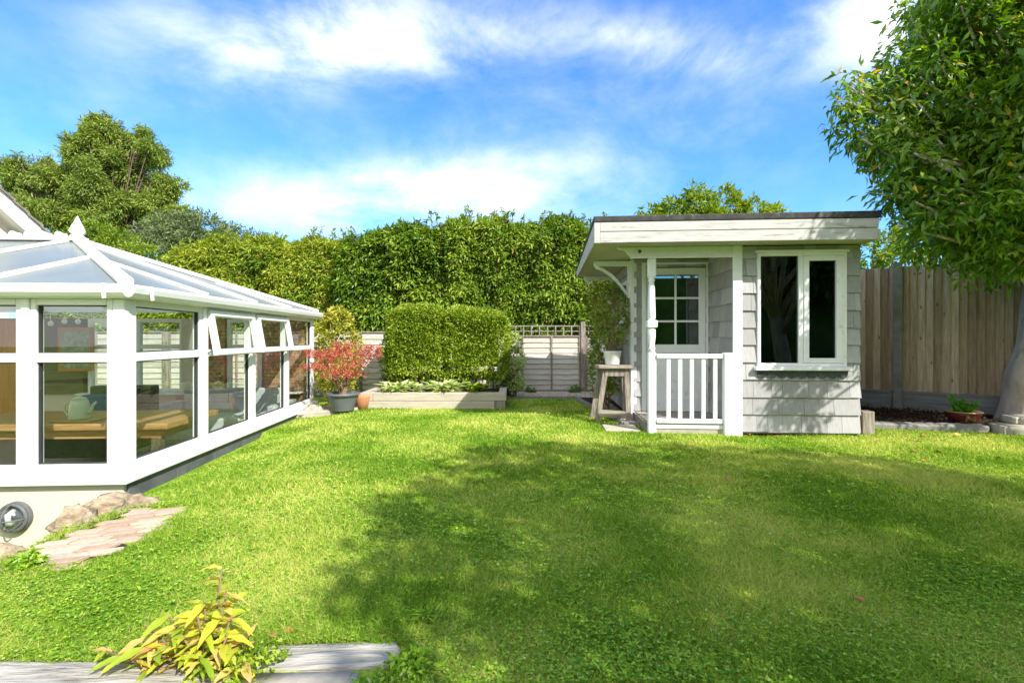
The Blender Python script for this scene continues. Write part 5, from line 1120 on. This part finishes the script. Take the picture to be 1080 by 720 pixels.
rr_=[((-2.58,2.86,-.0),(.11,.10,.09),.4,11,'rounded grey rock at the left end of the stones by the brick path'),
((-2.58,3.08,-.01),(.12,.10,.085),.9,12,'flat topped brown rock in the middle of the stones by the path'),
((-2.66,3.25,-.03),(.17,.11,.08),.5,13,'long mossy rock against the cream wall above the brick path'),
((-2.47,3.22,-.02),(.12,.07,.055),.2,14,'low flat rock at the top end of the brick path'),
((-2.55,2.42,-.06),(.13,.11,.12),1.2,15,'large pale rock at left edge below the wall lamp'),
((-2.40,2.36,-.03),(.11,.07,.05),.3,16,'mossy flat rock at the lower left end of the brick path'),
((-2.46,2.22,-.03),(.10,.07,.06),.1,17,'dark lichen covered rock at left edge of the lawn')]
for loc,sz,rz,sd,lb in rr_: rock(loc,sz,rz,sd,lb)
def sleeper(x0,x1,y0,y1,zt_,th,rz,seed,label):
    nx_,ny_=60,12; vs=[];fs=[]; L=x1-x0; W=y1-y0
    # grid top wrapped over sides
    prof=[(0,-th),(0,-.5*th),(0,-.012)]+[(W*(j/ny_),0) for j in range(ny_+1)]+[(W,-.012),(W,-th)]
    kk=len(prof)
    for i in range(nx_+1):
        x=L*i/nx_
        for j,(y,z) in enumerate(prof):
            g=mnoise.noise(Vector((x*2.2+seed,y*42,z*30)))*.006+mnoise.noise(Vector((x*5+seed,y*12,z*8)))*.007
            en=(min(1,abs(i-0)/3),min(1,(nx_-i)/3)); er=.022*(1-min(en))*(.5+mnoise.noise(Vector((seed,y*20,z*20))))
            vs.append((x+(er if i<nx_/2 else -er), y+(g if 0<j<kk-1 else 0)*(1 if j<3 else .5), zt_+z+g-.01*(1-min(en))))
    for i in range(nx_):
        for j in range(kk-1): fs.append((i*kk+j,(i+1)*kk+j,(i+1)*kk+j+1,i*kk+j+1))
    fs.append(tuple(range(kk))[::-1]); fs.append(tuple(nx_*kk+j for j in range(kk)))
    o=MB().add(vs,fs).build('timber_sleeper','sleeper',None,loc=(x0,y0,0)); o.rotation_euler.z=rz; tag(o,label,'sleeper'); 
    for p in o.data.polygons: p.use_smooth=True
    return o
sleeper(-.87,-.385,1.60,1.72,.012,.12,.035,1.0,'weathered grey timber sleeper with split end at bottom of the lawn')
sleeper(-2.1,-.90,1.49,1.63,.005,.12,.02,7.0,'long grey timber sleeper left of the yellowing plant')
block('stone_slab',(-.68,1.52,-.03),(.36,.17,.06),.03,'palestone','pale stone slab below the split timber sleeper','slab',8,amp=.03)
# yellowing plant
yp=empty('yellowing_plant',(-1.0,1.60,-.04)); tag(yp,'leafy plant with yellow and orange drooping leaves beside the timber sleeper','plant')
mb=MB(); Pn=[];D=[];Ls=[]
stems=[(-.36,.02,.09),(-.26,.06,.15),(-.05,.05,.25),(.05,.04,.20),(-.02,.10,.33),(.02,.06,.27),(-.13,.03,.16),(-.22,.0,.12),(-.08,-.02,.17),(.06,.0,.16),(.10,.02,.12),(-.17,.05,.19),(.0,-.05,.12),(-.30,.0,.08),(.13,-.02,.08),(-.04,.0,.22)]
for k,(sx,sy,szz) in enumerate(stems):
    pts=[(sx*.2,sy*.2,0),(sx*.5,sy*.5,szz*.55),(sx,sy,szz)]; mb.tube(pts,[.005,.004,.003],6)
    nl=11
    for j in range(nl):
        t=.35+.65*(j+1)/nl; x,y,z=[(pts[1][i]*(1-(t-.5)*2)+pts[2][i]*(t-.5)*2) if t>.5 else pts[0][i]*(1-2*t)+pts[1][i]*2*t for i in range(3)]
        a=j*2.4+k*1.1; Pn.append((x,y,z)); D.append((math.cos(a)-.25,math.sin(a)*.8-.1,random.uniform(-.15,.55))); Ls.append(random.uniform(.06,.115)*(1.1 if szz>.2 else 1))
mb.build('stems','stem',yp,smooth=True)
Pn=np.array(Pn);D=np.array(D);Ls=np.array(Ls); 
# long curved lanceolate leaves, 3 segments across the length
Dn=norm(D); Up=np.tile([0,0,1.],(len(D),1)); Rr=norm(np.cross(Dn,Up)); Nn=np.cross(Rr,Dn); SEG=9; vs=[];fs=[]
for i in range(len(Pn)):
    o=len(vs); tw=random.uniform(-.5,.5); droop=random.uniform(.25,.75); wd=Ls[i]*random.uniform(.12,.17)
    for s_ in range(SEG+1):
        t=s_/SEG; w_=wd*(math.sin(math.pi*min(1,t*1.02+.0))**.75)*(1-.35*t)+.0006; c=Pn[i]+Dn[i]*Ls[i]*t+np.array([0,0,-1])*Ls[i]*droop*t*t*.55
        sd=Rr[i]*math.cos(tw)+Nn[i]*math.sin(tw); nn=Nn[i]*math.cos(tw)-Rr[i]*math.sin(tw); wav=.0025*math.sin(t*14+i)
        vs+= [c-sd*w_+nn*(w_*.35+wav), c, c+sd*w_+nn*(w_*.35-wav)]
    for s_ in range(SEG):
        b=o+s_*3; fs+=[(b,b+1,b+4,b+3),(b+1,b+2,b+5,b+4)]
npmesh('leaves',np.array(vs),np.array(fs),'amber',yp,smooth=True)
C=[(random.uniform(-.05,.24),random.uniform(-.06,.06),random.uniform(0.02,.10)) for _ in range(110)]
foliage('small_leaves',C,[(0,-.2,.8)]*110,6,.02,.02,.012,'box',yp)
shrub('weed_clump','small green weeds at the right end of the split sleeper',(-.33,1.60,-.02),.10,.07,.0,.06,90,7,.022,.012,'clover',0,rad=.02)
shrub('weed_clump','low green weeds between the stone slab and the bottom edge of the lawn',(-.42,1.50,-.06),.13,.07,.0,.07,120,7,.022,.012,'clover',0,rad=.02)
shrub('weed_clump','green weeds below the brick path at the left edge',(-2.33,2.33,0),.07,.05,.0,.05,45,7,.03,.014,'clover',0,rad=.02)
shrub('grass_tuft','taller light green grass tuft behind the split sleeper end',(-.33,1.85,0),.05,.04,.0,.05,30,6,.05,.006,'clover',0,rad=.02)

# fallen leaves
def fallen(px,py,s,mat,label,rz):
    g=G(px,py); z=pz(g.x,g.y); n=8; top=[];fsl=[]
    w=[0,.5,.8,1,.95,.75,.45,.12]; vs=[]
    for i in range(8):
        t=i/7; c=.18*math.sin(t*3.1); vs+=[(t-.5,-.3*w[i],c*.6+.06*w[i]),(t-.5,0,c*.6-.02),(t-.5,.3*w[i],c*.6+.10*w[i])]
    for i in range(7): b=i*3; fsl+=[(b,b+1,b+4,b+3),(b+1,b+2,b+5,b+4)]
    o=MB().add([tuple(q*s for q in v) for v in vs],fsl).build('fallen_leaf',mat,None,smooth=True,loc=(g.x,g.y,z+.022)); o.rotation_euler=(random.uniform(-.25,.25),random.uniform(-.2,.2),rz); tag(o,label,'leaf','fallen leaves on the lawn')
B_,Y_='leafbrown','leafyellow'
for a in [(767,507,.075,B_,'brown curled fallen leaf on shaded lawn in front of the porch'),(907,638,.05,B_,'orange fallen leaf on the near shaded lawn at right'),
 (288,675,.045,B_,'orange fallen leaf beside the yellowing plant at the sleeper edge'),(303,671,.05,B_,'curled brown fallen leaf just behind the split sleeper'),(405,676,.035,Y_,'pale upright fallen leaf at the back edge of the split sleeper'),
 (1011,461,.10,Y_,'yellow fallen leaf below the kerb under the glazed bowl'),(1018,453,.10,Y_,'long yellow fallen leaf lying against the concrete kerb'),(1041,464,.09,Y_,'pale yellow fallen leaf on grass before the stone blocks'),
 (975,462,.07,B_,'orange fallen leaf on grass in front of the kerb middle'),(957,460,.06,B_,'small orange fallen leaf left of the others before the kerb'),(968,468,.07,B_,'brown fallen leaf slightly nearer than the kerb leaves'),(922,466,.06,Y_,'small yellow fallen leaf on the lawn near the timber post'),
 (990,480,.08,B_,'long brown fallen leaf at the edge of the sunlit strip'),(964,479,.07,B_,'brown fallen leaf at left in the sunlit strip of lawn'),(975,488,.06,B_,'smallest brown fallen leaf in the sunlit strip'),(1052,484,.06,B_,'brown fallen leaf near the right edge of the lawn'),
 (790,459,.06,B_,'brown fallen leaf at the left foot of the shingled wall'),(808,459,.07,B_,'second brown leaf along the foot of the shingled wall'),(890,458,.08,B_,'reddish fallen leaf at the wall foot near the timber post'),(820,461,.05,B_,'small rusty leaf under the middle of the shed window'),
 (488,692,.03,Y_,'tiny pale fallen leaf low in the foreground grass'),(788,641,.02,Y_,'tiny white petal on the near shaded lawn')]:
    fallen(*a,random.random()*6.28)

# ------------------------------------------------------------------ light, sky, camera
SUN=Vector((.65,-.76,.87)).normalized()
el=math.asin(SUN.z); 
sd=bpy.data.lights.new('sun','SUN'); sd.energy=3.8; sd.angle=math.radians(.5); sd.color=(1,.96,.88); so=bpy.data.objects.new('sun',sd); COL.objects.link(so); so.rotation_euler=SUN.to_track_quat('Z','Y').to_euler(); so.location=(10,-12,14)
w=bpy.data.worlds.new('World'); S.world=w; w.use_nodes=True; nt=w.node_tree; N,L=nt.nodes,nt.links; N.clear()
sky=N.new('ShaderNodeTexSky'); sky.sky_type='NISHITA'; sky.sun_disc=False; sky.sun_elevation=el; sky.sun_rotation=math.atan2(SUN.x,SUN.y); sky.air_density=1.0; sky.dust_density=.6; sky.ozone_density=2.5
tc=N.new('ShaderNodeTexCoord'); sx=N.new('ShaderNodeSeparateXYZ'); L.new(tc.outputs['Generated'],sx.inputs[0])
def mt(op,a,b=None,c=None,clamp=False):
    n=N.new('ShaderNodeMath'); n.operation=op; n.use_clamp=clamp
    for i,v in enumerate((a,b,c)):
        if v is None: continue
        if isinstance(v,(int,float)): n.inputs[i].default_value=v
        else: L.new(v,n.inputs[i])
    return n.outputs[0]
yy=mt('MAXIMUM',sx.outputs['Y'],.2); u=mt('DIVIDE',sx.outputs['X'],yy); v=mt('DIVIDE',sx.outputs['Z'],yy)
nz=N.new('ShaderNodeTexNoise'); nz.inputs['Scale'].default_value=3.0; nz.inputs['Detail'].default_value=3; L.new(tc.outputs['Generated'],nz.inputs['Vector'])
sn=N.new('ShaderNodeSeparateColor'); L.new(nz.outputs['Color'],sn.inputs[0])
u=mt('ADD',u,mt('MULTIPLY',mt('SUBTRACT',sn.outputs[0],.5),.42)); v=mt('ADD',v,mt('MULTIPLY',mt('SUBTRACT',sn.outputs[1],.5),.22))
tot=None
for (px,py,sxx,syy,amp) in [(300,30,130,42,1.0),(400,50,110,32,.7),(560,30,130,30,.35),(700,62,105,32,.75),(895,40,60,42,1.0),(945,15,70,35,.8),(490,195,110,28,.7),(400,225,120,25,.35),(830,18,16,7,.4),(280,215,200,40,.30),(150,150,150,60,.15),(500,215,170,35,.3),(700,140,160,40,.08),(620,130,120,26,.25),(1150,250,120,60,.5)]:
    a=mt('DIVIDE',mt('SUBTRACT',u,(px-540)/F),sxx/F); b=mt('DIVIDE',mt('SUBTRACT',v,(HY-py)/F),syy/F)
    q=mt('MULTIPLY',mt('ADD',mt('MULTIPLY',a,a),mt('MULTIPLY',b,b)),-.8); g=mt('MULTIPLY',mt('EXPONENT',q),amp); tot=g if tot is None else mt('ADD',tot,g)
mp=N.new('ShaderNodeMapping'); mp.inputs['Scale'].default_value=(2.6,2.6,4.6); mp.inputs['Rotation'].default_value=(0,.25,0); L.new(tc.outputs['Generated'],mp.inputs['Vector'])
n2=N.new('ShaderNodeTexNoise'); n2.inputs['Scale'].default_value=1.6; n2.inputs['Detail'].default_value=10; n2.inputs['Roughness'].default_value=.62; n2.inputs['Distortion'].default_value=.25; L.new(mp.outputs[0],n2.inputs['Vector'])
wisp=mt('MULTIPLY',mt('SUBTRACT',n2.outputs['Fac'],.30),2.4)
den=mt('MULTIPLY',tot,wisp,clamp=True)
back=mt('MULTIPLY',mt('SUBTRACT',.12,sx.outputs['Y'],None),mt('MULTIPLY',mt('SUBTRACT',n2.outputs['Fac'],.36),5,clamp=True),clamp=True); back=mt('MULTIPLY',back,3.0,clamp=True); den=mt('ADD',den,mt('ADD',back,mt('MULTIPLY',mt('SUBTRACT',n2.outputs['Fac'],.44),.3,clamp=True)),clamp=True)  # back: white cloud added behind the viewer to fill shade with neutral light
mx=N.new('ShaderNodeMix'); mx.data_type='RGBA'; L.new(den,mx.inputs['Factor']); tn=N.new('ShaderNodeMix'); tn.data_type='RGBA'; tn.blend_type='MULTIPLY'; tn.inputs['Factor'].default_value=1; L.new(sky.outputs[0],tn.inputs['A']); tn.inputs['B'].default_value=(.34,.69,1.04,1); L.new(tn.outputs['Result'],mx.inputs['A']); mx.inputs['B'].default_value=(5.2,5.3,5.4,1)
bg=N.new('ShaderNodeBackground'); bg.inputs['Strength'].default_value=.15; L.new(mx.outputs['Result'],bg.inputs['Color'])
ow=N.new('ShaderNodeOutputWorld'); L.new(bg.outputs[0],ow.inputs['Surface'])
cam=bpy.data.cameras.new('camera'); cam.lens=17.0; cam.sensor_width=36; cam.shift_y=-4/1080; cam.clip_start=.05; cam.clip_end=3000
co=bpy.data.objects.new('camera',cam); COL.objects.link(co); co.location=(0,0,H); co.rotation_euler=(math.radians(90),0,0); S.camera=co
S.render.engine='CYCLES'; S.render.resolution_x=1024; S.render.resolution_y=682
S.view_settings.view_transform='Standard'; S.view_settings.look='None'; S.view_settings.exposure=1.12; S.view_settings.gamma=1
S.cycles.max_bounces=10; S.cycles.transparent_max_bounces=16
